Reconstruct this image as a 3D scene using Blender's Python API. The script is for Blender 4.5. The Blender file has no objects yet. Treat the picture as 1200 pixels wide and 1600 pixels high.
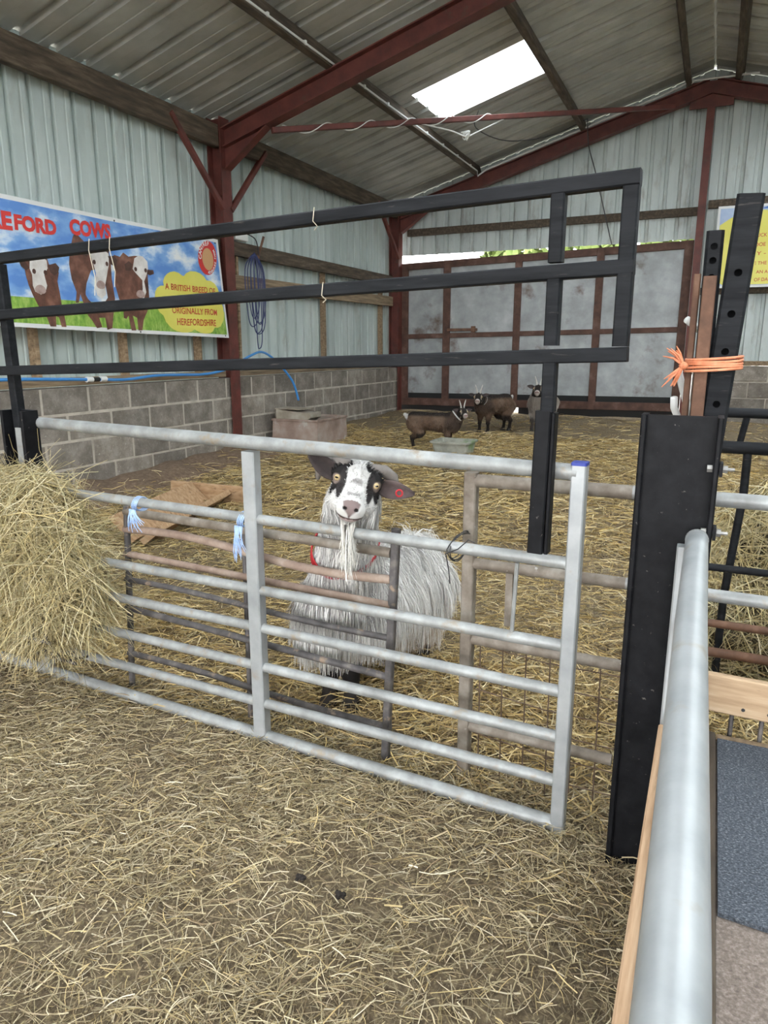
import bpy, math, random
import numpy as np
from math import sin, cos, pi, radians, sqrt, atan2
from mathutils import Vector, Matrix, noise as mnoise

random.seed(7)
RNG = np.random.default_rng(11)
SC = bpy.context.scene
COL = SC.collection

# ------------------------------------------------------------------ camera
cam_data = bpy.data.cameras.new('camera')
cam_data.sensor_fit = 'VERTICAL'
cam_data.sensor_height = 36.0
cam_data.lens = 1109.0 / 1600.0 * 36.0
cam_data.clip_start = 0.02
cam = bpy.data.objects.new('camera', cam_data)
COL.objects.link(cam)
cam.location = (0.0, 0.0, 1.15)
cam.rotation_euler = (radians(90 - 13.0), 0.0, radians(24.5))
SC.camera = cam

# ------------------------------------------------------------------ sky (bright overcast)
world = bpy.data.worlds.new('overcast_sky')
SC.world = world
world.use_nodes = True
wnt = world.node_tree
bg = wnt.nodes['Background']
bg.inputs[0].default_value = (0.97, 0.985, 1.0, 1.0)
bg.inputs[1].default_value = 1.0
SC.view_settings.view_transform = 'Standard'
SC.view_settings.look = 'None'
SC.view_settings.gamma = 1.0
SC.view_settings.use_curve_mapping = False
SC.view_settings.exposure = 3.25
SC.cycles.max_bounces = 8
SC.cycles.diffuse_bounces = 4
SC.cycles.glossy_bounces = 3
SC.cycles.transparent_max_bounces = 12
SC.cycles.sample_clamp_indirect = 6.0

# ------------------------------------------------------------------ materials
def mat_new(name):
    m = bpy.data.materials.new(name)
    m.use_nodes = True
    nt = m.node_tree
    return m, nt, nt.nodes['Principled BSDF']

def ramp(nt, stops):
    r = nt.nodes.new('ShaderNodeValToRGB')
    el = r.color_ramp.elements
    el[0].position, el[0].color = stops[0][0], (*stops[0][1], 1)
    el[1].position, el[1].color = stops[-1][0], (*stops[-1][1], 1)
    for p, c in stops[1:-1]:
        e = el.new(p); e.color = (*c, 1)
    return r

def noise_node(nt, scale, detail=4.0, rough=0.55, stretch=None, coord='Object', seed=0.0):
    tc = nt.nodes.new('ShaderNodeTexCoord')
    mp = nt.nodes.new('ShaderNodeMapping')
    mp.inputs['Location'].default_value = (seed, seed * 1.7, seed * 0.3)
    if stretch: mp.inputs['Scale'].default_value = stretch
    if coord == 'World':
        ge = nt.nodes.new('ShaderNodeNewGeometry'); nt.links.new(ge.outputs['Position'], mp.inputs[0])
    else:
        nt.links.new(tc.outputs[coord], mp.inputs[0])
    n = nt.nodes.new('ShaderNodeTexNoise')
    n.inputs['Scale'].default_value = scale
    n.inputs['Detail'].default_value = detail
    n.inputs['Roughness'].default_value = rough
    nt.links.new(mp.outputs[0], n.inputs['Vector'])
    return n

def mixc(nt, fac, a, b, mode='MIX'):
    m = nt.nodes.new('ShaderNodeMix'); m.data_type = 'RGBA'; m.blend_type = mode
    for s, v in ((m.inputs[0], fac), (m.inputs[6], a), (m.inputs[7], b)):
        if hasattr(v, 'is_linked') or isinstance(v, bpy.types.NodeSocket): nt.links.new(v, s)
        elif isinstance(v, (int, float)): s.default_value = v
        else: s.default_value = (*v, 1)
    return m.outputs[2]

def bump(nt, bsdf, height, strength=0.3, dist=0.01):
    b = nt.nodes.new('ShaderNodeBump')
    b.inputs['Strength'].default_value = strength
    b.inputs['Distance'].default_value = dist
    nt.links.new(height, b.inputs['Height'])
    nt.links.new(b.outputs[0], bsdf.inputs['Normal'])

def mat_mottle(name, stops, scale=8, rough=0.7, metal=0.0, detail=6, stretch=None, bumps=0.2, bdist=0.004,
               spots=None, spot_scale=30, spot_thr=(0.62, 0.7), rand=0.0, coord='Object', nrough=0.6, spec=0.5):
    """noise-mottled surface with optional second-colour spots of wear and a per-object shade"""
    m, nt, b = mat_new(name)
    n = noise_node(nt, scale, detail, nrough, stretch, coord)
    r = ramp(nt, stops)
    nt.links.new(n.outputs[0], r.inputs[0])
    col = r.outputs[0]
    if spots:
        n2 = noise_node(nt, spot_scale, 5, 0.6, stretch, coord, 3.3)
        r2 = ramp(nt, [(spot_thr[0], (0, 0, 0)), (spot_thr[1], (1, 1, 1))])
        nt.links.new(n2.outputs[0], r2.inputs[0])
        col = mixc(nt, r2.outputs[0], col, spots)
    if rand:
        oi = nt.nodes.new('ShaderNodeObjectInfo')
        rr = ramp(nt, [(0.0, (1 - rand,) * 3), (1.0, (1 + rand, 1 + rand * .95, 1 + rand * .9))])
        nt.links.new(oi.outputs['Random'], rr.inputs[0])
        col = mixc(nt, 1.0, col, rr.outputs[0], 'MULTIPLY')
    nt.links.new(col, b.inputs['Base Color'])
    b.inputs['Roughness'].default_value = rough
    b.inputs['Metallic'].default_value = metal
    b.inputs['Specular IOR Level'].default_value = spec
    if bumps: bump(nt, b, n.outputs[0], bumps, bdist)
    return m

def mat_plain(name, col, rough=0.6, metal=0.0, spec=0.5):
    m, nt, b = mat_new(name)
    b.inputs['Base Color'].default_value = (*col, 1)
    b.inputs['Roughness'].default_value = rough
    b.inputs['Metallic'].default_value = metal
    b.inputs['Specular IOR Level'].default_value = spec
    return m

def mat_attr(name, rough=0.75, spec=0.3, sub=None):
    m, nt, b = mat_new(name)
    a = nt.nodes.new('ShaderNodeAttribute'); a.attribute_name = 'tint'
    nt.links.new(a.outputs['Color'], b.inputs['Base Color'])
    b.inputs['Roughness'].default_value = rough
    b.inputs['Specular IOR Level'].default_value = spec
    return m

M = {}
M['galv'] = mat_mottle('galvanised_steel', [(0.3, (.22, .222, .218)), (0.5, (.31, .317, .313)), (0.72, (.44, .45, .45))], 14, 0.5, 0.3,
                       spots=(.3, .25, .19), spot_scale=22, spot_thr=(.57, .72), bumps=.12)
M['galv_dull'] = mat_mottle('dull_dirty_galvanised', [(0.3, (.13, .1, .075)), (0.5, (.22, .185, .15)), (0.7, (.34, .305, .265))], 16, 0.6, 0.15,
                            spots=(.5, .48, .45), spot_scale=38, spot_thr=(.66, .72))
M['galv_bright'] = mat_mottle('bright_galvanised', [(0.3, (.31, .325, .335)), (0.7, (.46, .475, .485))], 10, 0.42, 0.35,
                              spots=(.36, .33, .29), spot_scale=13, spot_thr=(.62, .72), bumps=.05)
M['black'] = mat_mottle('worn_black_paint', [(0.3, (.004, .004, .005)), (0.7, (.012, .012, .014))], 26, 0.5, 0.0,
                        spots=(.12, .11, .1), spot_scale=85, spot_thr=(.67, .72), bumps=.35, bdist=.002, spec=.14)
M['black_rail'] = mat_mottle('scuffed_black_tube', [(0.3, (.006, .0065, .008)), (0.7, (.02, .021, .024))], 18, 0.62, 0.0, stretch=(.3, 3, 3), spec=.14,
                             spots=(.1, .09, .08), spot_scale=40, spot_thr=(.64, .82), bumps=.2, bdist=.002)
M['rust_brown'] = mat_mottle('rust_brown_steel', [(0.3, (.07, .035, .022)), (0.55, (.15, .075, .045)), (0.75, (.25, .14, .09))], 14, 0.75, 0.1)
M['dark_bar'] = mat_mottle('dark_grey_bar', [(0.3, (.05, .045, .045)), (0.55, (.11, .1, .1)), (0.75, (.24, .21, .19))], 18, 0.6, 0.2,
                           spots=(.3, .22, .16), spot_scale=25, spot_thr=(.6, .7))
M['pale_bar'] = mat_mottle('pale_rusty_bar', [(0.3, (.2, .13, .1)), (0.55, (.33, .24, .19)), (0.75, (.46, .37, .31))], 16, 0.7, 0.1)
M['red_oxide'] = mat_mottle('red_oxide_paint', [(0.25, (.055, .018, .014)), (0.5, (.115, .028, .021)), (0.75, (.17, .045, .033))], 6, 0.6, 0.0,
                            spots=(.09, .05, .035), spot_scale=9, spot_thr=(.6, .75))
M['timber'] = mat_mottle('weathered_timber', [(0.3, (.13, .085, .05)), (0.5, (.25, .17, .1)), (0.7, (.38, .28, .18))], 5, 0.8, stretch=(8, .8, 8), rand=.2)
M['timber_y'] = mat_mottle('weathered_timber_rail', [(0.3, (.12, .085, .055)), (0.5, (.22, .16, .1)), (0.7, (.34, .26, .17))], 5, 0.8, stretch=(9, .6, 9), rand=.2)
M['timber_dark'] = mat_mottle('dark_stained_timber', [(0.3, (.035, .026, .019)), (0.5, (.075, .055, .038)), (0.72, (.15, .115, .08))], 5, 0.85, stretch=(6, .8, 6), rand=.15)
M['timber_new'] = mat_mottle('fresh_sawn_timber', [(0.3, (.3, .175, .095)), (0.5, (.44, .28, .165)), (0.7, (.54, .37, .235))], 6, 0.75, stretch=(22, 1.0, 22),
                             spots=(.2, .13, .08), spot_scale=9, spot_thr=(.68, .73))
M['timber_plank'] = mat_mottle('pale_pine_plank', [(0.3, (.38, .25, .145)), (0.5, (.49, .34, .21)), (0.7, (.57, .42, .28))], 6, 0.75, stretch=(1.0, 12, 12),
                             spots=(.2, .13, .08), spot_scale=11, spot_thr=(.7, .74))
M['timber_trough'] = mat_mottle('worn_trough_wood', [(0.3, (.28, .16, .08)), (0.5, (.42, .26, .14)), (0.7, (.52, .36, .22))], 5, 0.8, stretch=(1.5, 8, 8),
                             spots=(.17, .1, .06), spot_scale=7, spot_thr=(.6, .7))
M['block'] = mat_mottle('concrete_block', [(0.3, (.12, .1, .082)), (0.5, (.215, .187, .158)), (0.68, (.35, .315, .275))], 4.5, 0.95, detail=12, nrough=.75, rand=.2,
                        spots=(.44, .41, .37), spot_scale=60, spot_thr=(.6, .74), bumps=.6, bdist=.004, coord='World')
M['mortar'] = mat_mottle('pale_mortar', [(0.3, (.36, .315, .26)), (0.7, (.56, .5, .425))], 9, 0.9)
def mat_clad(name, lo, mid, hi, grime, gscale):
    m, nt, b = mat_new(name)
    n = noise_node(nt, 3.0, 6, .6, (1, 1, .35))
    r = ramp(nt, [(0.3, lo), (0.5, mid), (0.7, hi)])
    nt.links.new(n.outputs[0], r.inputs[0])
    n2 = noise_node(nt, gscale, 7, .65, (1.3, 1.3, .5), seed=5.1)
    r2 = ramp(nt, [(0.58, (0, 0, 0)), (0.78, (1, 1, 1))])
    nt.links.new(n2.outputs[0], r2.inputs[0])
    col = mixc(nt, r2.outputs[0], r.outputs[0], grime)
    oi = nt.nodes.new('ShaderNodeObjectInfo')
    rr = ramp(nt, [(0, (.9, .9, .9)), (1, (1.07, 1.07, 1.07))])
    nt.links.new(oi.outputs['Random'], rr.inputs[0])
    col = mixc(nt, 1.0, col, rr.outputs[0], 'MULTIPLY')
    nt.links.new(col, b.inputs['Base Color'])
    b.inputs['Roughness'].default_value = .5
    b.inputs['Metallic'].default_value = .0
    bump(nt, b, n.outputs[0], .05, .01)
    return m
M['clad'] = mat_clad('pale_green_cladding', (.42, .485, .465), (.5, .565, .545), (.58, .64, .62), (.3, .29, .25), 2.2)
M['clad_back'] = mat_clad('grimy_cladding', (.38, .43, .42), (.46, .51, .495), (.53, .58, .565), (.2, .165, .13), 2.6)
M['roof'] = mat_clad('grey_roof_sheet', (.38, .375, .345), (.45, .445, .41), (.53, .52, .485), (.24, .21, .18), 1.3)
M['roof_edge'] = M['roof']

def mat_skylight():
    m = bpy.data.materials.new('clear_rooflight'); m.use_nodes = True
    nt = m.node_tree; nt.nodes.clear()
    out = nt.nodes.new('ShaderNodeOutputMaterial')
    tr = nt.nodes.new('ShaderNodeBsdfTransparent'); tr.inputs[0].default_value = (.9, .93, .94, 1)
    tl = nt.nodes.new('ShaderNodeBsdfTranslucent'); tl.inputs[0].default_value = (.9, .92, .93, 1)
    mx = nt.nodes.new('ShaderNodeMixShader'); mx.inputs[0].default_value = .15
    nt.links.new(tr.outputs[0], mx.inputs[1]); nt.links.new(tl.outputs[0], mx.inputs[2])
    nt.links.new(mx.outputs[0], out.inputs[0])
    return m
M['skylight'] = mat_skylight()
M['door_panel'] = mat_mottle('galvanised_door_sheet', [(0.3, (.24, .25, .25)), (0.5, (.33, .345, .35)), (0.7, (.45, .465, .47))], 3.2, 0.5, 0.25, detail=9,
                             spots=(.13, .085, .065), spot_scale=2.6, spot_thr=(.6, .74), rand=.12, bumps=.05)
M['door_steel'] = mat_mottle('rusty_door_frame', [(0.3, (.055, .026, .018)), (0.55, (.105, .05, .035)), (0.75, (.18, .11, .085))], 7, 0.75)
M['soil'] = mat_mottle('trodden_straw_litter', [(0.28, (.07, .05, .03)), (0.5, (.17, .125, .075)), (0.72, (.36, .28, .165))], 44, 0.95, detail=10, nrough=.72,
                       spots=(.46, .36, .2), spot_scale=110, spot_thr=(.57, .66), bumps=.8, bdist=.02)
M['straw'] = mat_attr('straw_strands', .6, .35)
M['hay_core'] = mat_mottle('shade_darkened_hay', [(0.3, (.03, .024, .013)), (0.55, (.1, .08, .043)), (0.75, (.22, .18, .1))], 50, 0.95, detail=8, bumps=.8, bdist=.02)  # core colour darkened to stand for shadowed gaps between the strands
M['fur'] = mat_attr('fur', .8, .2)
M['hair'] = mat_attr('long_hair', .55, .35)
M['hoof'] = mat_plain('hoof', (.03, .025, .02), .5)
M['horn'] = mat_mottle('horn', [(0.3, (.1, .085, .075)), (0.7, (.24, .21, .19))], 14, .55, bumps=.5, bdist=.004)
M['horn_pale'] = mat_mottle('pale_horn', [(0.3, (.42, .39, .35)), (0.7, (.6, .57, .52))], 20, .55)
M['eye'] = mat_plain('amber_eye', (.5, .38, .2), .12)
M['pupil'] = mat_plain('pupil', (.004, .004, .004), .1)
M['red'] = mat_plain('red_collar', (.5, .02, .03), .6)
M['white_strap'] = mat_plain('pale_collar', (.6, .6, .58), .6)
M['blue_pipe'] = mat_plain('blue_water_pipe', (.05, .24, .58), .35)
M['white_pl'] = mat_plain('white_plastic', (.72, .72, .7), .45)
M['wire'] = mat_plain('dark_wire', (.03, .03, .032), .5)
M['wire_rust'] = mat_mottle('rusty_mesh_wire', [(.3, (.1, .06, .04)), (.7, (.2, .14, .1))], 30, .7, .3)
M['twine_blue'] = mat_mottle('blue_baler_twine', [(.3, (.2, .33, .62)), (.7, (.5, .62, .82))], 40, .6)
M['twine_orange'] = mat_mottle('orange_baler_twine', [(.3, (.6, .17, .07)), (.7, (.85, .36, .2))], 40, .6)
M['twine_pale'] = mat_plain('pale_twine', (.62, .55, .42), .7)
M['fibre'] = mat_mottle('dusty_pink_trough', [(0.3, (.2, .14, .11)), (0.5, (.32, .23, .19)), (0.7, (.42, .36, .31))], 4, .85, spots=(.48, .46, .44), spot_scale=6, spot_thr=(.62, .72))
M['fibre_grey'] = mat_mottle('stained_trough_lid', [(0.3, (.2, .17, .13)), (0.5, (.32, .28, .22)), (0.7, (.44, .4, .34))], 6, .85)
M['tub'] = mat_mottle('grey_feed_tub', [(0.3, (.2, .21, .17)), (0.5, (.32, .32, .27)), (0.7, (.44, .43, .38))], 7, .7, spots=(.18, .27, .12), spot_scale=4, spot_thr=(.55, .68))
M['rubber'] = mat_mottle('blue_grey_flecked_mat', [(0.36, (.022, .026, .034)), (0.52, (.065, .076, .095)), (0.62, (.15, .165, .19)), (0.7, (.36, .37, .39))], 230, .9, detail=6, stretch=(1, 1.4, 1), nrough=.7)
M['skirt'] = mat_plain('black_rubber_skirt', (.012, .012, .012), .8)
M['concrete'] = mat_mottle('brown_gritty_concrete', [(0.3, (.11, .085, .07)), (0.5, (.2, .16, .135)), (0.7, (.34, .29, .255))], 170, .95, detail=8, nrough=.7, bumps=.5)
M['bolt'] = mat_mottle('zinc_bolt', [(.3, (.22, .21, .2)), (.7, (.4, .39, .37))], 30, .45, .6)
M['dung'] = mat_plain('dung', (.018, .013, .01), .9)
M['grass'] = mat_mottle('outside_grass', [(.3, (.1, .2, .05)), (.7, (.25, .38, .1))], 3, .9)
M['leaf'] = mat_mottle('tree_leaves', [(.3, (.09, .14, .03)), (.7, (.2, .25, .07))], 5, .8)
M['yard'] = mat_mottle('grey_yard', [(.3, (.26, .25, .23)), (.7, (.4, .38, .35))], 3, .9)
M['bark'] = mat_plain('bark', (.12, .09, .06), .9)
M['bank'] = mat_mottle('brown_dirt_bank', [(0.3, (.11, .07, .045)), (0.5, (.2, .135, .09)), (0.72, (.32, .24, .17))], 30, .95, detail=9, nrough=.7, bumps=.8, bdist=.02)

# ------------------------------------------------------------------ mesh helpers
WORLD = {}
def V(*a): return np.array(a, float)
def unit(v):
    v = np.asarray(v, float); l = np.linalg.norm(v); return v / l if l else v

def link(o, parent=None, loc=(0, 0, 0)):
    """link o, whose world origin is loc, under parent (roots are never rotated)"""
    COL.objects.link(o)
    loc = np.array(loc, float)
    if parent is not None:
        o.parent = parent
        o.location = loc - WORLD[parent.name]
    else:
        o.location = loc
    WORLD[o.name] = loc
    return o

def tag(o, label=None, cat=None, group=None, kind=None):
    if label: o['label'] = label
    if cat: o['category'] = cat
    if group: o['group'] = group
    if kind: o['kind'] = kind
    return o

def thing(name, loc, label, cat, group=None, kind=None):
    o = bpy.data.objects.new(name, None)
    o.empty_display_size = .1
    link(o, None, loc)
    return tag(o, label, cat, group, kind)

def frame_of(d, up=(0, 0, 1)):
    d = unit(d); up = np.array(up, float)
    if abs(d @ unit(up)) > .98: up = V(0, 1, 0) if abs(d[1]) < .9 else V(1, 0, 0)
    s = unit(np.cross(d, up)); u = np.cross(s, d)
    return d, s, u

class MB:
    def __init__(self): self.v = []; self.f = []
    def add(self, vs, fs):
        n = len(self.v); self.v += [tuple(map(float, p)) for p in vs]
        self.f += [tuple(i + n for i in q) for q in fs]; return self
    def box(self, a, b, ch=0.0):
        a, b = np.minimum(np.array(a, float), np.array(b, float)), np.maximum(np.array(a, float), np.array(b, float))
        c = (a + b) / 2; h = (b - a) / 2
        # extrude along the longest axis with a chamfered profile
        k = int(np.argmax(h)); d = np.zeros(3); d[k] = 1
        s = np.zeros(3); s[(k + 1) % 3] = 1; u = np.zeros(3); u[(k + 2) % 3] = 1
        return self._prof(c - d * h[k], c + d * h[k], s, u, h[(k + 1) % 3], h[(k + 2) % 3], ch)
    def _prof(self, p0, p1, s, u, hs, hu, ch):
        if ch > 0:
            ch = min(ch, hs * .9, hu * .9)
            pr = [(hs - ch, -hu), (hs, -hu + ch), (hs, hu - ch), (hs - ch, hu), (-hs + ch, hu), (-hs, hu - ch), (-hs, -hu + ch), (-hs + ch, -hu)]
        else:
            pr = [(hs, -hu), (hs, hu), (-hs, hu), (-hs, -hu)]
        n = len(pr)
        vs = [p0 + s * a + u * b for a, b in pr] + [p1 + s * a + u * b for a, b in pr]
        fs = [(i, (i + 1) % n, n + (i + 1) % n, n + i) for i in range(n)] + [tuple(range(n - 1, -1, -1)), tuple(range(n, 2 * n))]
        return self.add(vs, fs)
    def bar(self, p0, p1, w, h, up=(0, 0, 1), ch=0.0):
        p0 = np.array(p0, float); p1 = np.array(p1, float)
        d, s, u = frame_of(p1 - p0, up)
        return self._prof(p0, p1, s, u, w / 2, h / 2, ch)
    def tube(self, pts, r, n=12, cap=True):
        pts = [np.array(p, float) for p in pts]; m = len(pts)
        rs = [r] * m if np.isscalar(r) else list(r)
        vs = []; up = None
        for i, p in enumerate(pts):
            d = unit((pts[min(i + 1, m - 1)] - pts[max(i - 1, 0)]))
            if up is None:
                _, s, u = frame_of(d)
            else:
                s = unit(np.cross(d, up)); u = np.cross(s, d)
            up = u
            vs += [p + (s * cos(2 * pi * k / n) + u * sin(2 * pi * k / n)) * rs[i] for k in range(n)]
        fs = [(i * n + k, i * n + (k + 1) % n, (i + 1) * n + (k + 1) % n, (i + 1) * n + k) for i in range(m - 1) for k in range(n)]
        if cap: fs += [tuple(range(n - 1, -1, -1)), tuple((m - 1) * n + k for k in range(n))]
        return self.add(vs, fs)
    def poly(self, pts, fn, t):
        """closed 2d outline -> plate: fn(a, b, depth) gives the 3d point"""
        n = len(pts)
        vs = [fn(a, b, 0) for a, b in pts] + [fn(a, b, t) for a, b in pts]
        fs = [tuple(range(n)), tuple(range(2 * n - 1, n - 1, -1))] + [(i, n + i, n + (i + 1) % n, (i + 1) % n) for i in range(n)]
        return self.add(vs, fs)
    def ball(self, c, r, n=12, m=8):
        c = np.array(c, float); r = np.array([r] * 3 if np.isscalar(r) else r, float)
        vs = [c + r * V(0, 0, 1)]
        for i in range(1, m):
            t = pi * i / m
            vs += [c + r * V(sin(t) * cos(2 * pi * k / n), sin(t) * sin(2 * pi * k / n), cos(t)) for k in range(n)]
        vs += [c - r * V(0, 0, 1)]
        fs = [(0, 1 + k, 1 + (k + 1) % n) for k in range(n)]
        for i in range(m - 2):
            a = 1 + i * n; b = a + n
            fs += [(a + k, b + k, b + (k + 1) % n, a + (k + 1) % n) for k in range(n)]
        a = 1 + (m - 2) * n; e = len(vs) - 1
        fs += [(a + (k + 1) % n, a + k, e) for k in range(n)]
        return self.add(vs, fs)
    def build(self, name, mat, parent=None, smooth=False, origin=None):
        if origin is None:
            origin = WORLD[parent.name] if parent is not None else np.mean(np.array(self.v), axis=0)
        origin = np.array(origin, float)
        me = bpy.data.meshes.new(name)
        me.from_pydata([tuple(np.array(p) - origin) for p in self.v], [], self.f)
        me.materials.append(M[mat] if isinstance(mat, str) else mat)
        fix_normals(me)
        if smooth: shade(me, smooth)
        return link(bpy.data.objects.new(name, me), parent, origin)

def fix_normals(me):
    import bmesh
    bm = bmesh.new(); bm.from_mesh(me)
    bmesh.ops.recalc_face_normals(bm, faces=bm.faces)
    bm.to_mesh(me); bm.free()

def shade(me, smooth):
    me.polygons.foreach_set('use_smooth', [True] * len(me.polygons))
    if smooth != 'all':
        try: me.set_sharp_from_angle(angle=radians(40))
        except Exception: pass

def copy_of(o, loc, parent):
    c = o.copy()
    COL.objects.link(c)
    c.parent = parent
    loc = np.array(loc, float)
    c.location = loc - (WORLD[parent.name] if parent is not None else 0)
    WORLD[c.name] = loc
    return c

def big_mesh(name, verts, quads, mat, tint=None, parent=None, origin=(0, 0, 0), smooth=False):
    """numpy arrays -> mesh, quick; quads (n,4) or (n,3) ints; tint (nverts,3)"""
    verts = np.asarray(verts, np.float32) - np.array(origin, np.float32)
    quads = np.asarray(quads, np.int32)
    k = quads.shape[1]
    me = bpy.data.meshes.new(name)
    me.vertices.add(len(verts)); me.vertices.foreach_set('co', verts.ravel())
    me.loops.add(quads.size); me.loops.foreach_set('vertex_index', quads.ravel())
    me.polygons.add(len(quads))
    me.polygons.foreach_set('loop_start', np.arange(0, quads.size, k, dtype=np.int32))
    try: me.polygons.foreach_set('loop_total', np.full(len(quads), k, np.int32))
    except Exception: pass
    me.update(calc_edges=True)
    if tint is not None:
        at = me.attributes.new('tint', 'FLOAT_COLOR', 'POINT')
        c = np.ones((len(verts), 4), np.float32); c[:, :3] = tint
        at.data.foreach_set('color', c.ravel())
    if smooth: me.polygons.foreach_set('use_smooth', np.ones(len(quads), bool))
    me.materials.append(M[mat])
    return link(bpy.data.objects.new(name, me), parent, origin)

def strands(paths, w0, w1, col, jitter=None):
    """paths (n,m,3) centre lines -> flat strips; w0 root and w1 tip widths (n,), col (n,3)"""
    n, m, _ = paths.shape
    t = np.gradient(paths, axis=1)
    side = np.cross(t, RNG.normal(size=(n, 1, 3)) + np.array([0, 0, .4]))
    side /= np.maximum(np.linalg.norm(side, axis=2, keepdims=True), 1e-9)
    s = np.linspace(0, 1, m)[None, :, None]
    w = (w0[:, None, None] * (1 - s) + w1[:, None, None] * s) * .5
    vs = np.stack([paths - side * w, paths + side * w], axis=2).reshape(-1, 3)
    base = (np.arange(n) * m * 2)[:, None] + (np.arange(m - 1) * 2)[None, :]
    q = np.stack([base, base + 1, base + 3, base + 2], axis=2).reshape(-1, 4)
    c = np.repeat(col, m * 2, axis=0)
    return vs, q, c

# ------------------------------------------------------------------ the barn
XL, YB = -4.53, 10.63            # inner face of the left block wall, inner face of the back wall
RX, XR = -0.33, 3.87             # ridge line, right wall
SLOPE = 0.285
def roof_z(x):
    return 3.36 + (min(x, 2 * RX - x) + 4.5) * SLOPE

def smooth01(t):
    t = np.clip(t, 0, 1); return t * t * (3 - 2 * t)
def ground_z(x, y):
    x = np.asarray(x, float); y = np.asarray(y, float)
    z = np.interp(y, [-20, 3.6, 6.9, 9.0, 10.6], [0, 0, .09, .14, .19])
    z = z + .05 * smooth01((-x - 3.9) / .6) * smooth01((y - 2.5) / 1.5) * (1 - smooth01((y - 8) / 2))
    z = z + .012 * np.sin(x * 5.1 + 1.3 * np.sin(y * 3.1)) * np.sin(y * 4.3 + x) * smooth01((y - 1.7) / .5)
    z = z + .006 * np.sin(x * 11 + y * 7) * np.sin(y * 13 - x * 3)
    return z

# floor: one gently rolling bed of trodden litter
def grid_mesh(name, x0, x1, y0, y1, nx, ny, zf, mat):
    xs = np.linspace(x0, x1, nx); ys = np.linspace(y0, y1, ny)
    X, Y = np.meshgrid(xs, ys)
    vs = np.stack([X, Y, zf(X, Y)], axis=2).reshape(-1, 3)
    i = (np.arange(ny - 1)[:, None] * nx + np.arange(nx - 1)[None, :]).reshape(-1)
    q = np.stack([i, i + 1, i + nx + 1, i + nx], axis=1)
    return big_mesh(name, vs, q, mat, smooth=True)
floor = grid_mesh('floor', -4.7, 3.9, -6.5, 10.9, 260, 440, ground_z, 'soil')
tag(floor, 'trodden straw and earth floor of the barn', None, None, 'structure')
outside = grid_mesh('ground_outside', -40, 40, -60, 60, 40, 60, lambda x, y: np.full_like(x, -.06), 'yard')
tag(outside, 'grey yard outside the barn', None, None, 'structure')

# --- left wall: mortar core with every block, timber and cladding sheet
def clad_profile(width, pitch, depth, top, base):
    """box profile: flats with outward ribs; returns (t, d) points across the sheet"""
    pts = [(0.0, 0.0)]
    n = max(1, round(width / pitch)); p = width / n
    for i in range(n):
        c = (i + .5) * p
        pts += [(i * p + .012, 0), (i * p + .018, .005), (i * p + .03, .005), (i * p + .036, 0)] if i else []
        pts += [(c - base / 2, 0), (c - top / 2, depth), (c + top / 2, depth), (c + base / 2, 0)]
    pts.append((width, 0.0))
    return pts

def sheet(name, origin, along, updir, out, width, length, mat, parent, pitch=.2, depth=.03, top=.05, base=.085, thick=.0015, top_cut=None):
    """a profiled sheet; top_cut(t) gives the length at distance t across"""
    along, updir, out = unit(along), unit(updir), unit(out); origin = np.array(origin, float)
    mb = MB()
    pr = clad_profile(width, pitch, depth, top, base)
    n = len(pr); vs = []
    for (t, d) in pr:
        L = top_cut(t) if top_cut else length
        p = origin + along * t + out * d
        vs += [p, p + updir * L, p + out * thick, p + updir * L + out * thick]
    fs = []
    for i in range(n - 1):
        a, b = 4 * i, 4 * (i + 1)
        fs += [(a, b, b + 1, a + 1), (a + 2, a + 3, b + 3, b + 2), (a, a + 2, b + 2, b), (a + 1, b + 1, b + 3, a + 3)]
    fs += [(0, 1, 3, 2), (4 * n - 4, 4 * n - 2, 4 * n - 1, 4 * n - 3)]
    mb.add(vs, fs)
    return mb.build(name, mat, parent, origin=origin)

def block_mesh(l, h, t):
    """a block lying along +Y with its face towards +X, chamfered front arrises"""
    c = .006
    mb = MB()
    f = [(0, c, c), (0, l - c, c), (0, l - c, h - c), (0, c, h - c)]
    r = [(-c, 0, 0), (-c, l, 0), (-c, l, h), (-c, 0, h)]
    b = [(-t, 0, 0), (-t, l, 0), (-t, l, h), (-t, 0, h)]
    fs = [(0, 1, 2, 3)] + [(i, 4 + i, 4 + (i + 1) % 4, (i + 1) % 4) for i in range(4)] + [(4 + i, 8 + i, 8 + (i + 1) % 4, 4 + (i + 1) % 4) for i in range(4)] + [(11, 10, 9, 8)]
    mb.add(f + r + b, fs)
    return mb

mb = MB(); mb.box((XL - .135, -6.4, -.15), (XL - .0035, 10.55, .848))
wall_left = mb.build('wall_left', 'mortar', origin=(XL, 4.0, 0)); tag(wall_left, kind='structure')
PITCH_Y, PITCH_Z = .45, .212
proto = {}
def place_block(y0, y1, z0, h, parent):
    l = round(y1 - y0, 3); key = (l, h)
    if key not in proto:
        o = block_mesh(l, h, .12).build('block', 'block', parent, origin=(0, 0, 0))
        o.location = V(XL, y0, z0) - WORLD[parent.name]; WORLD[o.name] = V(XL, y0, z0); proto[key] = o
    else:
        o = copy_of(proto[key], (XL + random.uniform(-.003, .002), y0, z0), parent)
    return o
for c in range(5):
    zt = .852 - c * PITCH_Z
    off = 3.80 + (0 if c % 2 == 0 else PITCH_Y / 2) - 6 * PITCH_Y
    y = off
    while y < 10.5:
        y1 = min(y + PITCH_Y - .014, 10.53)
        if y1 - y > .05 and y > 1.0: place_block(y, y1, zt - PITCH_Z + .014, PITCH_Z - .014, wall_left)
        y += PITCH_Y

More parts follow.
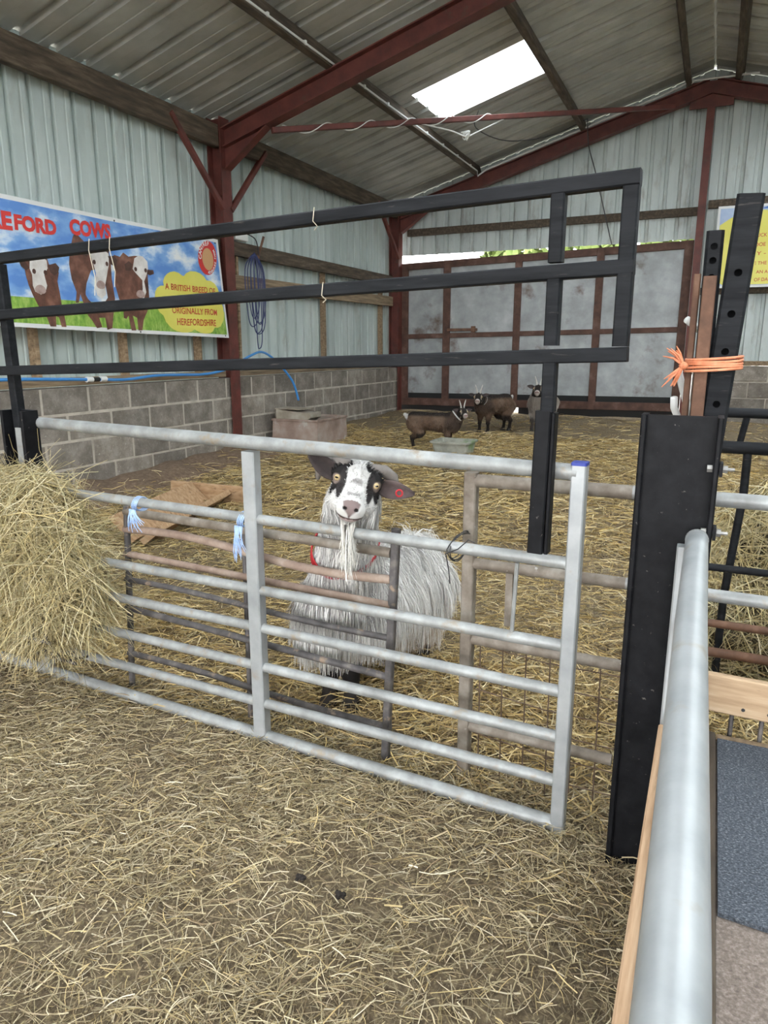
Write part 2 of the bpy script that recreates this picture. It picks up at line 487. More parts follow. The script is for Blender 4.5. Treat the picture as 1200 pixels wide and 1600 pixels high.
# cladding sheets 1.0 m wide, above the blocks, outside the posts
y = -6.4
while y < 10.5:
    w = min(1.0, 10.62 - y)
    sheet('cladding_sheet', (XL - .16, y, .83), (0, 1, 0), (0, 0, 1), (-1, 0, 0), w, 2.5, 'clad', wall_left, pitch=.2, depth=.036, top=.035, base=.052)
    y += 1.0
# timbers
MB().bar((XL - .045, -6.4, .895), (XL - .045, 6.06, .895), .07, .06, ch=.004).build('timber_rail', 'timber_y', wall_left)
MB().bar((XL - .045, 6.28, .89), (XL - .045, 10.4, .89), .07, .055, ch=.004).build('timber_rail', 'timber_y', wall_left)
for (za, zb, m) in ((2.145, 2.145, 'timber_dark'), (1.815, 1.845, 'timber_y')):
    MB().bar((XL - .06, 6.2, za), (XL - .06, 10.35, zb), .05, .14, ch=.004).build('timber_rail', m, wall_left)
MB().bar((XL - .07, 5.7, 2.15), (XL - .07, 6.12, 2.15), .05, .14, ch=.004).build('timber_rail', 'timber_dark', wall_left)
for y in (6.42, 8.27, 10.02):
    MB().bar((XL - .1, y, .92), (XL - .1, y, 2.08), .035, .07, up=(1, 0, 0), ch=.003).build('timber_stud', 'timber', wall_left)
for y in (2.9, 3.87, 4.77, 5.76):
    MB().bar((XL - .11, y, .92), (XL - .11, y, 2.1), .035, .08, up=(1, 0, 0), ch=.003).build('timber_stud', 'timber', wall_left)
eb = MB().bar((XL - .03, -6.4, 3.13), (XL - .03, 6.1, 3.13), .075, .2, ch=.006).build('eave_board', 'timber_dark', wall_left)
MB().bar((XL - .03, 6.24, 3.15), (XL - .03, 10.5, 3.15), .075, .19, ch=.006).build('eave_board', 'timber_dark', wall_left)

# --- roof
ceiling = bpy.data.objects.new('ceiling', None); link(ceiling, None, (RX, 3.5, 4.5)); tag(ceiling, kind='structure')
sd = unit((1, 0, SLOPE)); so = unit((-SLOPE, 0, 1))
Llen = (RX - .012 - (-4.78)) / sd[0]
SKY_L = {7.64: (-3.16, -1.98), 2.94: (-3.16, -1.2), 1.06: (-3.16, -1.2), -.82: (-3.16, -1.2), -2.7: (-3.16, -1.2), -4.58: (-3.16, -1.2)}   # sheet start -> x range of the clear panel; out-of-view panels are added for brightness
SKY_R_ADDED = {9.52: (-4.1, -1.9), 7.64: (-4.1, -1.7), 5.76: (-4.1, -1.2), 3.88: (-4.1, -1.0), 2.0: (-4.1, -1.0), .12: (-4.1, -1.0), -1.76: (-4.1, -1.0), -3.64: (-4.1, -1.0)}  # whole right-slope set is unseen, put in to brighten the pen
ROOF_W = .94
y = 7.64 - ROOF_W * 15
ys = []
while y < 10.7:
    ys.append(y); y += ROOF_W
for y in ys:
    w = min(ROOF_W, 10.78 - y)
    kw = dict(pitch=.313, depth=.042, top=.065, base=.09)
    for side in (1, -1):
        SKY = SKY_L if side == 1 else SKY_R_ADDED
        hit = [s for s in SKY if abs(s - y) < .1]
        d = V(sd[0] * side, 0, sd[2]); o = V(so[0] * side, 0, so[2])
        def pt(x): return V(x if side == 1 else 2 * RX - x, y, roof_z(x))
        if hit:
            a, b = SKY[hit[0]]
            sheet('roof_sheet', pt(-4.78), (0, 1, 0), d, o, w, (a - (-4.78)) / sd[0], 'roof', ceiling, **kw)
            sheet('rooflight_seen_and_added', pt(a - .05) + o * .004, (0, 1, 0), d, o, w, (b - a + .1) / sd[0], 'skylight', ceiling, **kw)
            sheet('roof_sheet', pt(b), (0, 1, 0), d, o, w, (RX - .012 - b) / sd[0], 'roof', ceiling, **kw)
        else:
            sheet('roof_sheet', pt(-4.78), (0, 1, 0), d, o, w, Llen, 'roof', ceiling, **kw)
for x in (-3.33, -1.88, -.62):
    for side in (1, -1):
        xx = x if side == 1 else 2 * RX - x
        MB().bar((xx, -6.4, roof_z(x) - .085), (xx, 10.6, roof_z(x) - .085), .065, .15, up=(so[0] * side, 0, so[2]), ch=.004).build('purlin', 'timber_dark', ceiling)
mb = MB()
mb.add([(RX - .16, -6.4, 4.535), (RX, -6.4, 4.59), (RX + .16, -6.4, 4.535), (RX - .16, 10.78, 4.535), (RX, 10.78, 4.59), (RX + .16, 10.78, 4.535)],
       [(0, 1, 4, 3), (1, 2, 5, 4)])
mb.build('ridge_cap', 'roof', ceiling)

# --- back wall
wall_back = bpy.data.objects.new('wall_back', None); link(wall_back, None, (RX, YB, 0)); tag(wall_back, kind='structure')
x = -4.70
while x < 3.8:
    w = min(1.0, XR + .1 - x)
    # cut to the roof line, open above the door
    z0 = 2.54 if x < -.7 else .93
    if -0.75 < x < -.65 or (x < -.39 < x + w):
        # the sheet beside the centre post
        w1 = -.40 - x
        sheet('cladding_sheet', (x, YB + .06, 2.55), (1, 0, 0), (0, 0, 1), (0, 1, 0), w1, 1, 'clad_back', wall_back, pitch=.2, depth=.036, top=.035, base=.052,
              top_cut=lambda t, x=x: roof_z(x + t) - 2.55 - .005)
        x += w1; w = 1.0; z0 = .93
    sheet('cladding_sheet', (x, YB + .06, z0), (1, 0, 0), (0, 0, 1), (0, 1, 0), w, 1, 'clad_back', wall_back, pitch=.2, depth=.036, top=.035, base=.052,
          top_cut=lambda t, x=x, z0=z0: roof_z(x + t) - z0 - .005)
    x += w
MB().bar((-4.45, YB + .02, 2.86), (-.36, YB + .02, 2.88), .06, .1, up=(0, 0, 1), ch=.004).build('timber_rail', 'timber_dark', wall_back)
MB().bar((-.26, YB + .02, 2.95), (3.8, YB + .02, 2.95), .06, .1, ch=.004).build('timber_rail', 'timber_dark', wall_back)
MB().bar((-.26, YB + .02, 1.88), (3.8, YB + .02, 1.88), .06, .09, ch=.004).build('timber_rail', 'timber_dark', wall_back)
MB().bar((-.26, YB + .03, .955), (3.8, YB + .03, .955), .08, .06, ch=.004).build('timber_rail', 'timber', wall_back)
core = MB().box((-.26, YB + .012, -.1), (3.9, YB + .13, .92)).build('mortar_bed', 'mortar', wall_back)
pb = {}
for c in range(5):
    zt = .92 - c * PITCH_Z
    x = -.24 - (0 if c % 2 == 0 else PITCH_Y / 2)
    while x < 3.8:
        x0 = max(x, -.24); x1 = x + PITCH_Y - .014
        key = round(x1 - x0, 3)
        if key not in pb:
            b = block_mesh(key, PITCH_Z - .014, .115)
            b.v = [(p[1], -p[0], p[2]) for p in b.v]
            o = b.build('block', 'block', wall_back, origin=(0, 0, 0)); pb[key] = o
            o.location = V(x0, YB, zt - PITCH_Z + .014) - WORLD[wall_back.name]
        else:
            copy_of(pb[key], (x0, YB, zt - PITCH_Z + .014), wall_back)
        x += PITCH_Y

# --- right wall (a bare run of cladding beyond the frame)
wall_right = bpy.data.objects.new('wall_right', None); link(wall_right, None, (XR, 6, 0)); tag(wall_right, kind='structure')
y = -6.4
while y < 10.6:
    sheet('cladding_sheet', (XR + .05, y, 0), (0, 1, 0), (0, 0, 1), (1, 0, 0), min(1.0, 10.7 - y), 3.34, 'clad', wall_right, pitch=.2, depth=.036, top=.035, base=.052)
    y += 1.0

# --- big sliding door in the back wall
DY = YB - .06
door = bpy.data.objects.new('door_1', None); link(door, None, (-2.4, DY, .25)); tag(door, 'rusty framed galvanised sliding door', None, None, 'structure')
def dtop(x): return 2.41 + (x + 4.47) * .026
def dmid(x): return 1.325 + (x + 4.47) * .017
def dbot(x): return .27 + (x + 4.47) * .008
stiles = [(-4.48, .16), (-3.77, .11), (-2.685, .1), (-1.55, .1), (-.44, .11)]
for x, w in stiles:
    MB().bar((x, DY, dbot(x)), (x, DY, dtop(x)), w, .05, up=(0, 1, 0), ch=.004).build('stile', 'door_steel', door)
for i in range(4):
    xa = stiles[i][0] + stiles[i][1] / 2; xb = stiles[i + 1][0] - stiles[i + 1][1] / 2
    for (fn, off, h) in ((dtop, -.05, .1), (dmid, 0, .07), (dbot, .055, .11)):
        MB().bar((xa, DY, fn(xa) + off), (xb, DY, fn(xb) + off), .045, h, ch=.004).build('rail', 'door_steel', door)
    for lo, hi in ((lambda x: dbot(x) + .19, lambda x: dmid(x) - .035), (lambda x: dmid(x) + .035, lambda x: dtop(x) - .1)):
        mb = MB()
        mb.poly([(xa, lo(xa)), (xb, lo(xb)), (xb, hi(xb)), (xa, hi(xa))], lambda a, b, d: (a, DY + .012 + d, b), .004)
        mb.build('panel', 'door_panel', door)
    mb = MB()
    mb.poly([(xa, dbot(xa) + .11), (xb, dbot(xb) + .11), (xb, dbot(xb) + .19), (xa, dbot(xa) + .19)], lambda a, b, d: (a, DY + .015 + d, b), .008)
    mb.build('black_gap_strip', 'skirt', door)  # black strip laid over the gap above the bottom rail
MB().box((-3.74, DY - .06, 1.40), (-3.27, DY - .03, 1.44), .003).box((-3.36, DY - .07, 1.38), (-3.3, DY - .03, 1.47), .003).build('bolt_bar', 'rust_brown', door)
for (xa, xb) in ((-4.6, -3.02), (-2.62, -.4)):
    MB().box((xa, DY + .05, .05), (xb, DY + .07, .30)).build('door_skirt', 'skirt', door)

# --- steel portal frames
def i_section(mb, p0, p1, out, depth, width, tf=.012):
    """I-beam from p0 to p1; `out` points from the inner flange to the outer one; p on the inner flange face"""
    p0 = np.array(p0, float); p1 = np.array(p1, float); out = unit(out)
    s = unit(np.cross(p1 - p0, out))
    def bx(c0, c1, hs, ho):
        mb._prof(c0, c1, s, out, hs, ho, 0)
    bx(p0 + out * tf / 2, p1 + out * tf / 2, width / 2, tf / 2)
    bx(p0 + out * (depth - tf / 2), p1 + out * (depth - tf / 2), width / 2, tf / 2)
    bx(p0 + out * depth / 2, p1 + out * depth / 2, .006, depth / 2 - tf)
    return mb

def portal(y, label, back=False):
    f = thing('portal_frame', (RX, y, 0), label, 'steel frame', 'red steel portal frames')
    xi = XL + .03
    dz = .33
    for s in (1, -1):
        px = (lambda x: x) if s == 1 else (lambda x: 2 * RX - x)
        i_section(MB(), (px(xi), y, -.05), (px(xi), y, 3.3), (-s, 0, 0), .16, .15).build('column', 'red_oxide', f)
        i_section(MB(), (px(xi + .012), y, roof_z(xi) - dz), (px(RX), y, roof_z(RX) - dz - (.02 if back else 0)), (-SLOPE * s, 0, 1), .17, .13).build('rafter', 'red_oxide', f)
        # haunch plate and knee brace
        MB().poly([(xi, 2.86), (xi + .012, 2.86), (xi + .5, roof_z(xi + .5) - dz), (xi, roof_z(xi) - dz)],
                  lambda a, b, d: (px(a), y - .006 + d, b), .012).build('haunch', 'red_oxide', f)
        MB().bar((px(xi + .02), y, 2.84), (px(xi + .5), y, roof_z(xi + .5) - dz - .0), .1, .012, up=(s, 0, -1)).build('haunch_flange', 'red_oxide', f)
        # struts to the eave board
        for e in (-1, 1):
            if back and e == 1: continue
            MB().bar((px(XL + .02), y + e * .06, 2.48), (px(XL - .0), y + e * .74, 3.16), .05, .05, ch=.006).build('eave_strut', 'red_oxide', f)
    MB().box((RX - .25, y - .007, roof_z(RX) - .5), (RX + .25, y + .007, roof_z(RX) - .2)).build('apex_plate', 'red_oxide', f)
    return f
portal(6.17, 'dark red steel portal frame with knee braces halfway down the barn')
fb = portal(10.48, 'dark red steel portal frame standing against the back wall', True)
i_section(MB(), (RX, 10.44, .0), (RX, 10.44, 4.08), (0, 1, 0), .1, .09).build('gable_post', 'red_oxide', fb)
portal(1.62, 'dark red steel portal frame on the line of the gate')

# diagonal wind brace under the roof
wb = thing('wind_brace', (-3.98, 6.2, 3.14), 'long thin red diagonal brace crossing under the rooflight', 'brace')
MB().bar((-3.98, 6.2, 3.14), (-.75, 10.3, 4.06), .05, .05, ch=.004).build('brace_bar', 'red_oxide', wb)
pa, pb_ = V(-3.98, 6.2, 3.14), V(-.75, 10.3, 4.06)
d_, s_, u_ = frame_of(pb_ - pa)
MB().tube([pa + (pb_ - pa) * t + (s_ * cos(t * 70) + u_ * sin(t * 70)) * .038 for t in np.linspace(.02, .5, 160)], .005, 5).build('wrapped_wire', 'white_pl', wb)

# ------------------------------------------------------------------ gate line: s runs left along the gate, z up, off away from the camera
GA = V(-.246, 1.55, 0.0); ga = radians(3)
gdir = V(-cos(ga), sin(ga), 0); gnor = V(sin(ga), cos(ga), 0)
def G(s, z, off=0.0): return GA + gdir * s + gnor * off + V(0, 0, z)

gate = thing('field_gate', G(1.2, 0), 'long galvanised seven-bar field gate in front of the white goat', 'gate')
zl = [(.888, .916), (.682, .695), (.485, .475), (.371, .36), (.254, .235), (.138, .12), (.022, .022)]
for i, (zr, zL) in enumerate(zl):
    r = .0185 if i in (0, 6) else .0145
    pts = [G(s, zr + (zL - zr) * s / 1.9) for s in (.005, .45, .88)]
    seg = [[G(s, zr + (zL - zr) * s / 1.9) for s in np.linspace(a, b, 6)] for a, b in ((.0, .88), (.88, 1.83), (1.83, 2.75))]
    if i in (0, 6): seg = [[G(s, zr + (zL - zr) * s / 1.9) for s in np.linspace(0, 2.75, 16)]]
    for sg in seg: MB().tube(sg, r, 14).build('rail', 'galv', gate, smooth=True)
MB().bar(G(-.004, -.012), G(-.004, .905), .032, .034, up=gnor, ch=.003).build('end_post', 'galv_bright', gate)
MB().bar(G(-.004, .905), G(-.004, .912), .033, .035, up=gnor, ch=.003).build('post_cap', mat_plain('blue_cap', (.03, .05, .3), .5), gate)
MB().bar(G(.882, .02), G(.882, .877), .042, .034, up=gnor, ch=.003).build('middle_post', 'galv_bright', gate)
MB().bar(G(1.83, .02), G(1.83, .89), .042, .034, up=gnor, ch=.003).build('middle_post', 'galv', gate)
MB().tube([G(.125, .667, -.002), G(.131, .49, -.002)], .005, 8).build('latch_rod', 'galv', gate, smooth=True)

# black raised barrier frame standing above the gate
fr = thing('barrier_frame', G(.06, .72, -.045), 'black three-rail tubular barrier frame raised above the gate', 'barrier frame')
FO = -.045
for (zr, zL) in ((1.461, 1.416), (1.302, 1.251), (1.138, 1.08)):
    MB().bar(G(-.092, zr, FO), G(2.7, zr + (zL - zr) * 2.79 / 1.9, FO), .03, .029, ch=.003).build('rail', 'black_rail', fr)
MB().bar(G(-.077, 1.153, FO), G(-.077, 1.446, FO), .03, .029, up=gnor, ch=.003).build('upright', 'black_rail', fr)
for a, b in ((1.317, 1.446), (1.155, 1.288), (1.02, 1.124)):
    MB().bar(G(.06, a, FO), G(.06, b, FO), .028, .028, up=gnor, ch=.003).build('upright', 'black_rail', fr)
mb = MB()
mb.bar(G(.071, .712, FO - .002), G(.067, 1.022, FO - .002), .034, .026, up=gnor, ch=.003)
mb.bar(G(.048, .712, FO + .004), G(.046, 1.018, FO + .004), .008, .03, up=gnor, ch=.002)
mb.build('leg_sleeve', 'black', fr)
mb = MB()
mb.bar(G(1.822, 1.405, FO + .03), G(1.80, .45, FO + .03), .032, .03, up=gnor, ch=.003).build('upright', 'black_rail', fr)
for (s, z, l) in ((1.28, 1.415, .1), (1.36, 1.415, .12), (.62, 1.435, .018), (.6, 1.27, .015)):
    MB().tube([G(s, z + .03, FO - .018), G(s + .003, z, FO - .02), G(s - .004, z - l * .6, FO - .012), G(s + .006, z - l, FO - .01)], .0011, 5).build('twine_end', 'twine_pale', fr)

# black channel post half buried in the hay
cp = thing('channel_post', G(1.78, .32, -.03), 'short black channel post with a galvanised strip rising out of the hay', 'post')
mb = MB()
mb.bar(G(1.832, .32, -.035), G(1.832, .955, -.035), .012, .06, up=gnor, ch=.002)
mb.bar(G(1.785, .32, -.012), G(1.785, .955, -.012), .1, .01, up=gnor, ch=.002)
mb.bar(G(1.735, .32, -.035), G(1.735, .955, -.035), .012, .06, up=gnor, ch=.002)
mb.build('channel', 'black', cp)
MB().bar(G(1.772, .6, -.05), G(1.772, .9, -.05), .028, .006, up=gnor).build('strip', 'galv', cp)

# dark feeder hurdle tied to the back of the gate
hd = thing('feeder_hurdle', G(1.0, 0, .075), 'low dark rusty hurdle tied behind the gate with blue twine', 'hurdle')
HO = .075
MB().tube([G(1.455, .65, HO), G(1.478, .3, HO), G(1.5, -.01, HO)], .0105, 10).build('upright', 'dark_bar', hd, smooth=True)
MB().tube([G(.985, .62, HO + .01), G(.992, -.01, HO + .01)], .009, 10).build('upright', 'dark_bar', hd, smooth=True)
MB().bar(G(.475, .69, HO), G(.508, -.01, HO), .022, .02, up=gnor, ch=.003).build('upright', 'dark_bar', hd)
for i, (zL, zR, m, r, bend) in enumerate(((.632, .622, 'galv_dull', .0135, 0), (.571, .548, 'pale_bar', .0125, .014), (.487, .474, 'pale_bar', .011, 0), (.397, .38, 'dark_bar', .009, .005), (.295, .264, 'dark_bar', .0105, 0), (.128, .112, 'dark_bar', .010, .006))):
    pts = []
    for t in np.linspace(0, 1, 12):
        pts.append(G(1.462 + (.49 - 1.462) * t + i * .008 * (1 - t), zL + (zR - zL) * t + bend * sin(t * pi * 2), HO))
    MB().tube(pts, r, 10).build('bar', m, hd, smooth=True)

# rusty pen hurdle with wire mesh, running right past the black post
ph = thing('pen_hurdle', G(-.1, 0, .12), 'dirty galvanised pen hurdle with rusty wire mesh running behind the black post', 'hurdle')
PO = .12
MB().bar(G(.287, -.01, PO), G(.287, .848, PO), .032, .03, up=gnor, ch=.003).build('end_post', 'galv_dull', ph)
for i, (z, r) in enumerate(((.832, .0165), (.616, .0145), (.409, .0145), (.157, .0145))):
    MB().tube([G(.275, z - .004, PO), G(-.1, z, PO)], r, 12).build('rail', 'galv_dull', ph, smooth=True)
    if i < 3: MB().tube([G(-.1, z, PO), G(-1.3, z + .01, PO)], r, 12).build('rail', 'galv' if i < 2 else 'galv_dull', ph, smooth=True)
MB().bar(G(.178, .46, PO), G(.178, .61, PO), .018, .012, up=gnor).build('short_bar', 'galv_dull', ph)
for k in range(7):
    MB().tube([G(.25 - k * .062, .0, PO + .012), G(.25 - k * .062 + .004, .40, PO + .012)], .0019, 5).build('mesh_wire', 'wire_rust', ph)
for k in range(6):
    z = .05 + k * .065
    MB().tube([G(.27, z + .012, PO + .015), G(.08, z - .004, PO + .016), G(-.14, z, PO + .015)], .0017, 5).build('mesh_wire', 'wire_rust', ph)
# pine board fixed to the right-hand run
MB().bar(G(-.285, .405, PO - .03), G(-1.3, .405, PO - .03), .02, .088, ch=.003).build('board', 'timber_plank', ph)
for s in (-.37, -.42):
    MB().tube([G(s, .38, PO - .0415), G(s, .38, PO - .0385)], .004, 8).build('nail_head', 'wire', ph)
for s in (-.35, -.41):
    MB().tube([G(s, 0.0, PO), G(s, .36, PO)], .005, 6).build('short_bar', 'dark_bar', ph)
# tie wire on gate and hurdle
tw = thing('wire_tie', G(.29, .68, 0), 'thin twisted wire tie joining the gate to the rusty hurdle post', 'wire')
mb = MB()
for k in range(3):
    a0 = random.uniform(0, 6)
    mb.tube([G(.288 + .006 * cos(a * 1.7 + k), .675 + (.026 + .004 * k) * sin(a + a0), .05 + .075 * cos(a + a0)) for a in np.linspace(0, 2 * pi, 22)], .0014, 5)
mb.tube([G(.29, .675, -.03), G(.26, .69, -.032), G(.235, .715, -.03), G(.22, .71, -.03)], .0014, 5)
mb.tube([G(.29, .67, -.03), G(.283, .63, -.028), G(.281, .60, -.025)], .0014, 5)
mb.build('wire_loop', 'wire', tw)

# blue twine ties on the gate
def twine_tie(s, z, off, n, length, label, extra_up=False, mat='twine_blue'):
    t = thing('twine_tie', G(s, z, off), label, 'twine', 'blue twine ties on the gate')
    mb = MB()
    for k in range(4):
        mb.tube([G(s + .006 * (k - 1.5) + .003 * sin(a * 2), z - .003 + .021 * sin(a), off + .008 + .026 * cos(a)) for a in np.linspace(0, 2 * pi, 20)], .0022, 5)
    mb.build('loop', mat, t)
    mb = MB()
    for k in range(n):
        dx = random.uniform(-.035, .03); L = length * random.uniform(.5, 1)
        p0 = G(s + random.uniform(-.012, .012), z - .015, off - .025)
        mb.tube([p0, p0 + gdir * dx * .4 + V(0, -.006, -L * .4), p0 + gdir * dx * .8 + V(0, -.004, -L * .75), p0 + gdir * (dx + random.uniform(-.008, .008)) + V(0, 0, -L)], [.0028, .002, .0014, .0007], 5)
    mb.build('frayed_end', mat, t)
    if extra_up:
        mb = MB()
        for k in range(10):
            p0 = G(s + random.uniform(-.005, .005), z + .03, off + .07)
            dx = random.uniform(.0, .06)
            mb.tube([p0, p0 + gdir * dx * .4 + V(0, 0, .05), p0 + gdir * dx + V(0, 0, random.uniform(.09, .14))], [.003, .0025, .001], 5)
        mb.build('frayed_end', mat, t)
twine_tie(1.32, .688, 0, 16, .075, 'blue twine tie with frayed ends near the hay')
twine_tie(.915, .684, 0, 12, .11, 'blue twine knot with an upright tuft at the middle post of the gate', True)

# ------------------------------------------------------------------ right-hand posts
bp = thing('steel_post', (-.04, 1.5, 0), 'thick black steel channel post bolted beside the galvanised pipe', 'post')
mb = MB()
PZ = 1.022; PY = 1.5
mb.box((-.112, PY, -.05), (.02, PY + .010, PZ), .001)
mb.build('web', 'black', bp)
MB().box((-.122, PY - .012, -.05), (-.110, PY + .055, PZ), .003).build('flange', 'black', bp)
MB().box((.016, PY - .03, -.05), (.027, PY + .05, PZ), .003).build('flange', 'black', bp)
for z in (.925, .80):
    t = MB()
    t.tube([(.006, PY - .016, z), (.0155, PY - .016, z)], .0075, 6)
    t.tube([(.034, PY - .016, z), (.042, PY - .016, z)], .0078, 6)
    t.tube([(.0155, PY - .016, z), (.054, PY - .016, z)], .0034, 8)
    bo = t.build('bolt', 'bolt', bp)
    MB().box((.0275, PY - .030, z - .013), (.0335, PY - .002, z + .013), .001).build('washer_plate', 'black', bo)

# leaning drilled posts behind it, tied with orange twine
def drilled(name, p0, p1, w, d, mat, label, holes, hr):
    p0 = V(*p0); p1 = V(*p1)
    t = thing(name, p0, label, 'post')
    ax, s, u = frame_of(p1 - p0, (0, -1, 0))       # u faces the camera side
    L = np.linalg.norm(p1 - p0)
    # the drilled front plate as a ring of quads round each hole, then sides and back
    mb = MB()
    zs = [0] + [h for h in holes] + [L]
    cuts = [0.0]
    for h in holes: cuts += [h - hr * 1.6, h + hr * 1.6]
    cuts.append(L)
    def P(a, b, c): return p0 + ax * c + s * a + u * b
    c = .006
    for i in range(len(cuts) - 1):
        a, b = cuts[i], cuts[i + 1]
        if i % 2 == 0:
            mb.add([P(-w / 2 + c, d / 2, a), P(w / 2 - c, d / 2, a), P(w / 2 - c, d / 2, b), P(-w / 2 + c, d / 2, b)], [(0, 1, 2, 3)])
        else:
            m = (a + b) / 2; hw = w / 2 - c; n = 16
            ring = [(hr * cos(2 * pi * k / n + pi / 4), hr * sin(2 * pi * k / n + pi / 4)) for k in range(n)]
            outer = []
            for k in range(n):
                x, y = cos(2 * pi * k / n + pi / 4), sin(2 * pi * k / n + pi / 4)
                f = 1 / max(abs(x), abs(y)); outer.append((x * f * hw, y * f * (b - a) / 2))
            vs = [P(x, d / 2, m + y) for x, y in ring] + [P(x, d / 2, m + y) for x, y in outer] + [P(x, d / 2 - .006, m + y) for x, y in ring]
            mb.add(vs, [(k, (k + 1) % n, n + (k + 1) % n, n + k) for k in range(n)] + [(k, 2 * n + k, 2 * n + (k + 1) % n, (k + 1) % n) for k in range(n)])
    prof = [(w / 2 - c, d / 2), (w / 2, d / 2 - c), (w / 2, -d / 2), (-w / 2, -d / 2), (-w / 2, d / 2 - c), (-w / 2 + c, d / 2)]
    for i in range(5):
        (a0, b0), (a1, b1) = prof[i], prof[i + 1]
        mb.add([P(a0, b0, 0), P(a1, b1, 0), P(a1, b1, L), P(a0, b0, L)], [(0, 1, 2, 3)])
    me_o = mb.build('tube', mat, t)
    return t, P
tall, TP = drilled('drilled_post', (-.045, 1.82, .0), (.037, 1.78, 1.464), .054, .05, 'black_rail', 'tall black drilled post leaning right at the pen corner',
               [.80, .905, 1.03, 1.145, 1.225, 1.31], .008)
mid, MP = drilled('drilled_post', (-.02, 1.80, 0), (-.024, 1.79, 1.397), .036, .04, 'black_rail', 'shorter black drilled post holding a brown inner tube',
              [1.30, 1.335, 1.364], .0075)
MB().bar((-.0255, 1.764, .6), (-.0255, 1.758, 1.302), .027, .012, up=(0, -1, 0), ch=.002).build('inner_tube', 'rust_brown', mid)
MB().bar((-.052, 1.80, .3), (-.052, 1.80, 1.31), .014, .03, up=(0, -1, 0), ch=.002).build('side_plate', 'rust_brown', mid)
ot = thing('orange_twine', (-.02, 1.74, 1.1), 'orange twine wrapped around the two drilled posts with a frayed knot', 'twine')
mb = MB()
for k in range(7):
    z = 1.103 + k * .0042
    mb.tube([V(-.0 + .058 * cos(a) - .002, 1.79 + .058 * sin(a), z + .004 * cos(a + k)) for a in np.linspace(0, 2 * pi, 28)], .0032, 6)
mb.build('wrap', 'twine_orange', ot, smooth='all')
mb = MB()
for k in range(22):
    up = k < 10
    p0 = V(-.062, 1.742, 1.112)
    e = p0 + V(random.uniform(-.045, -.015), random.uniform(-.012, .01), random.uniform(.015, .045) if up else random.uniform(-.05, -.02))
    mb.tube([p0, (p0 + e) / 2 + V(0, -.004, .006 if up else 0), e], [.0032, .0026, .001], 5)
mb.ball((-.062, 1.74, 1.112), (.01, .008, .009), 8, 6)
mb.build('knot', 'twine_orange', ot)
hs = thing('hose_loops', (-.06, 1.86, .9), 'cut ends of pale grey hose sticking out beside the brown post', 'hose')
MB().tube([(-.035, 1.9, 1.19), (-.05, 1.87, 1.2), (-.068, 1.85, 1.215)], .0085, 10).build('hose', 'white_pl', hs, smooth='all')
MB().tube([(-.045, 1.88, .98), (-.052, 1.87, 1.02), (-.068, 1.86, 1.07), (-.077, 1.85, 1.10)], .0085, 10).build('hose', 'white_pl', hs, smooth='all')
MB().tube([(-.058, 1.88, .95), (-.068, 1.87, .985), (-.079, 1.86, 1.01), (-.08, 1.85, 1.035)], .0085, 10).build('hose', 'white_pl', hs, smooth='all')

# galvanised side hurdle running towards the viewer, with a timber rail beside it
sh = thing('side_hurdle', (.006, .8, 0), 'galvanised pipe rail running from the black post towards the viewer', 'rail')
MB().tube([(.001, 1.47, .785), (.004, 1.0, .785), (.012, .4, .785), (.018, -.6, .785)], .0208, 24).build('top_pipe', 'galv_bright', sh, smooth=True)
MB().tube([(.001, 1.473, .785), (.001, 1.468, .785)], .0216, 24).build('pipe_lip', 'galv', sh, smooth=True)
MB().bar((-.022, 1.455, .0), (-.022, 1.455, .775), .022, .03, up=(0, 1, 0), ch=.003).build('end_post', 'galv_bright', sh)
for z in (.62, .42, .22, .05):
    MB().tube([(-.008, 1.455, z), (.012, -.6, z)], .0145, 12).build('lower_pipe', 'galv', sh, smooth=True)
MB().bar((-.017, 1.41, .37), (-.022, -.6, .37), .035, .085, ch=.003).build('timber_rail', 'timber_new', sh)

# raised walkway at the right with a flecked mat
wk = thing('walkway', (1.0, .4, 0), 'raised brown concrete walkway edged with timber beside the pipe', 'walkway')
MB().box((.082, -2.0, -.05), (2.2, 1.615, .292)).build('slab', 'concrete', wk)
MB().box((.05, -2.0, -.05), (.081, 1.635, .302), .004).build('kerb_board', 'timber_dark', wk)
MB().box((.082, 1.616, -.05), (2.2, 1.636, .30), .004).build('kerb_board', 'timber', wk)
mt = MB()
ol = [(.084, 1.06), (.16, 1.055), (.24, 1.045), (.5, 1.03), (.9, 1.0), (.9, 1.61), (.084, 1.612)]
mt.poly(ol, lambda a, b, d: (a, b, .293 + d), .008)
mat_o = mt.build('rubber_mat', 'rubber', origin=(.4, 1.3, .293)); tag(mat_o, 'blue-grey flecked mat lying on the walkway', 'mat')

# black hay feeder behind the right-hand run
hf = thing('hay_feeder', (.5, 2.5, 0), 'black tubular hay feeder filled with hay at the right edge', 'feeder')
MB().tube([(-.02, 2.5, .952), (1.3, 2.5, .95)], .016, 10).build('top_rail', 'black_rail', hf, smooth=True)
MB().tube([(-.02, 2.46, .848), (1.3, 2.46, .845)], .02, 10).build('front_rail', 'black_rail', hf, smooth=True)
for x in (.1, .52, .94):
    MB().tube([(x + .02, 2.46, .845), (x + .022, 2.47, .70), (x, 2.5, .35), (x, 2.5, .0)], .0125, 10).build('leg', 'dark_bar' if x > .2 else 'black_rail', hf, smooth=True)
    MB().tube([(x + .01, 2.5, .95), (x - .005, 2.52, .84)], .01, 8).build('stub', 'black_rail', hf, smooth=True)
for (z, r, m) in ((.46, .012, 'black_rail'), (.27, .013, 'rust_brown'), (.17, .016, 'rust_brown')):
    MB().tube([(-.02, 2.44, z), (1.3, 2.44, z - .005)], r, 10).build('lower_rail', m, hf, smooth=True)

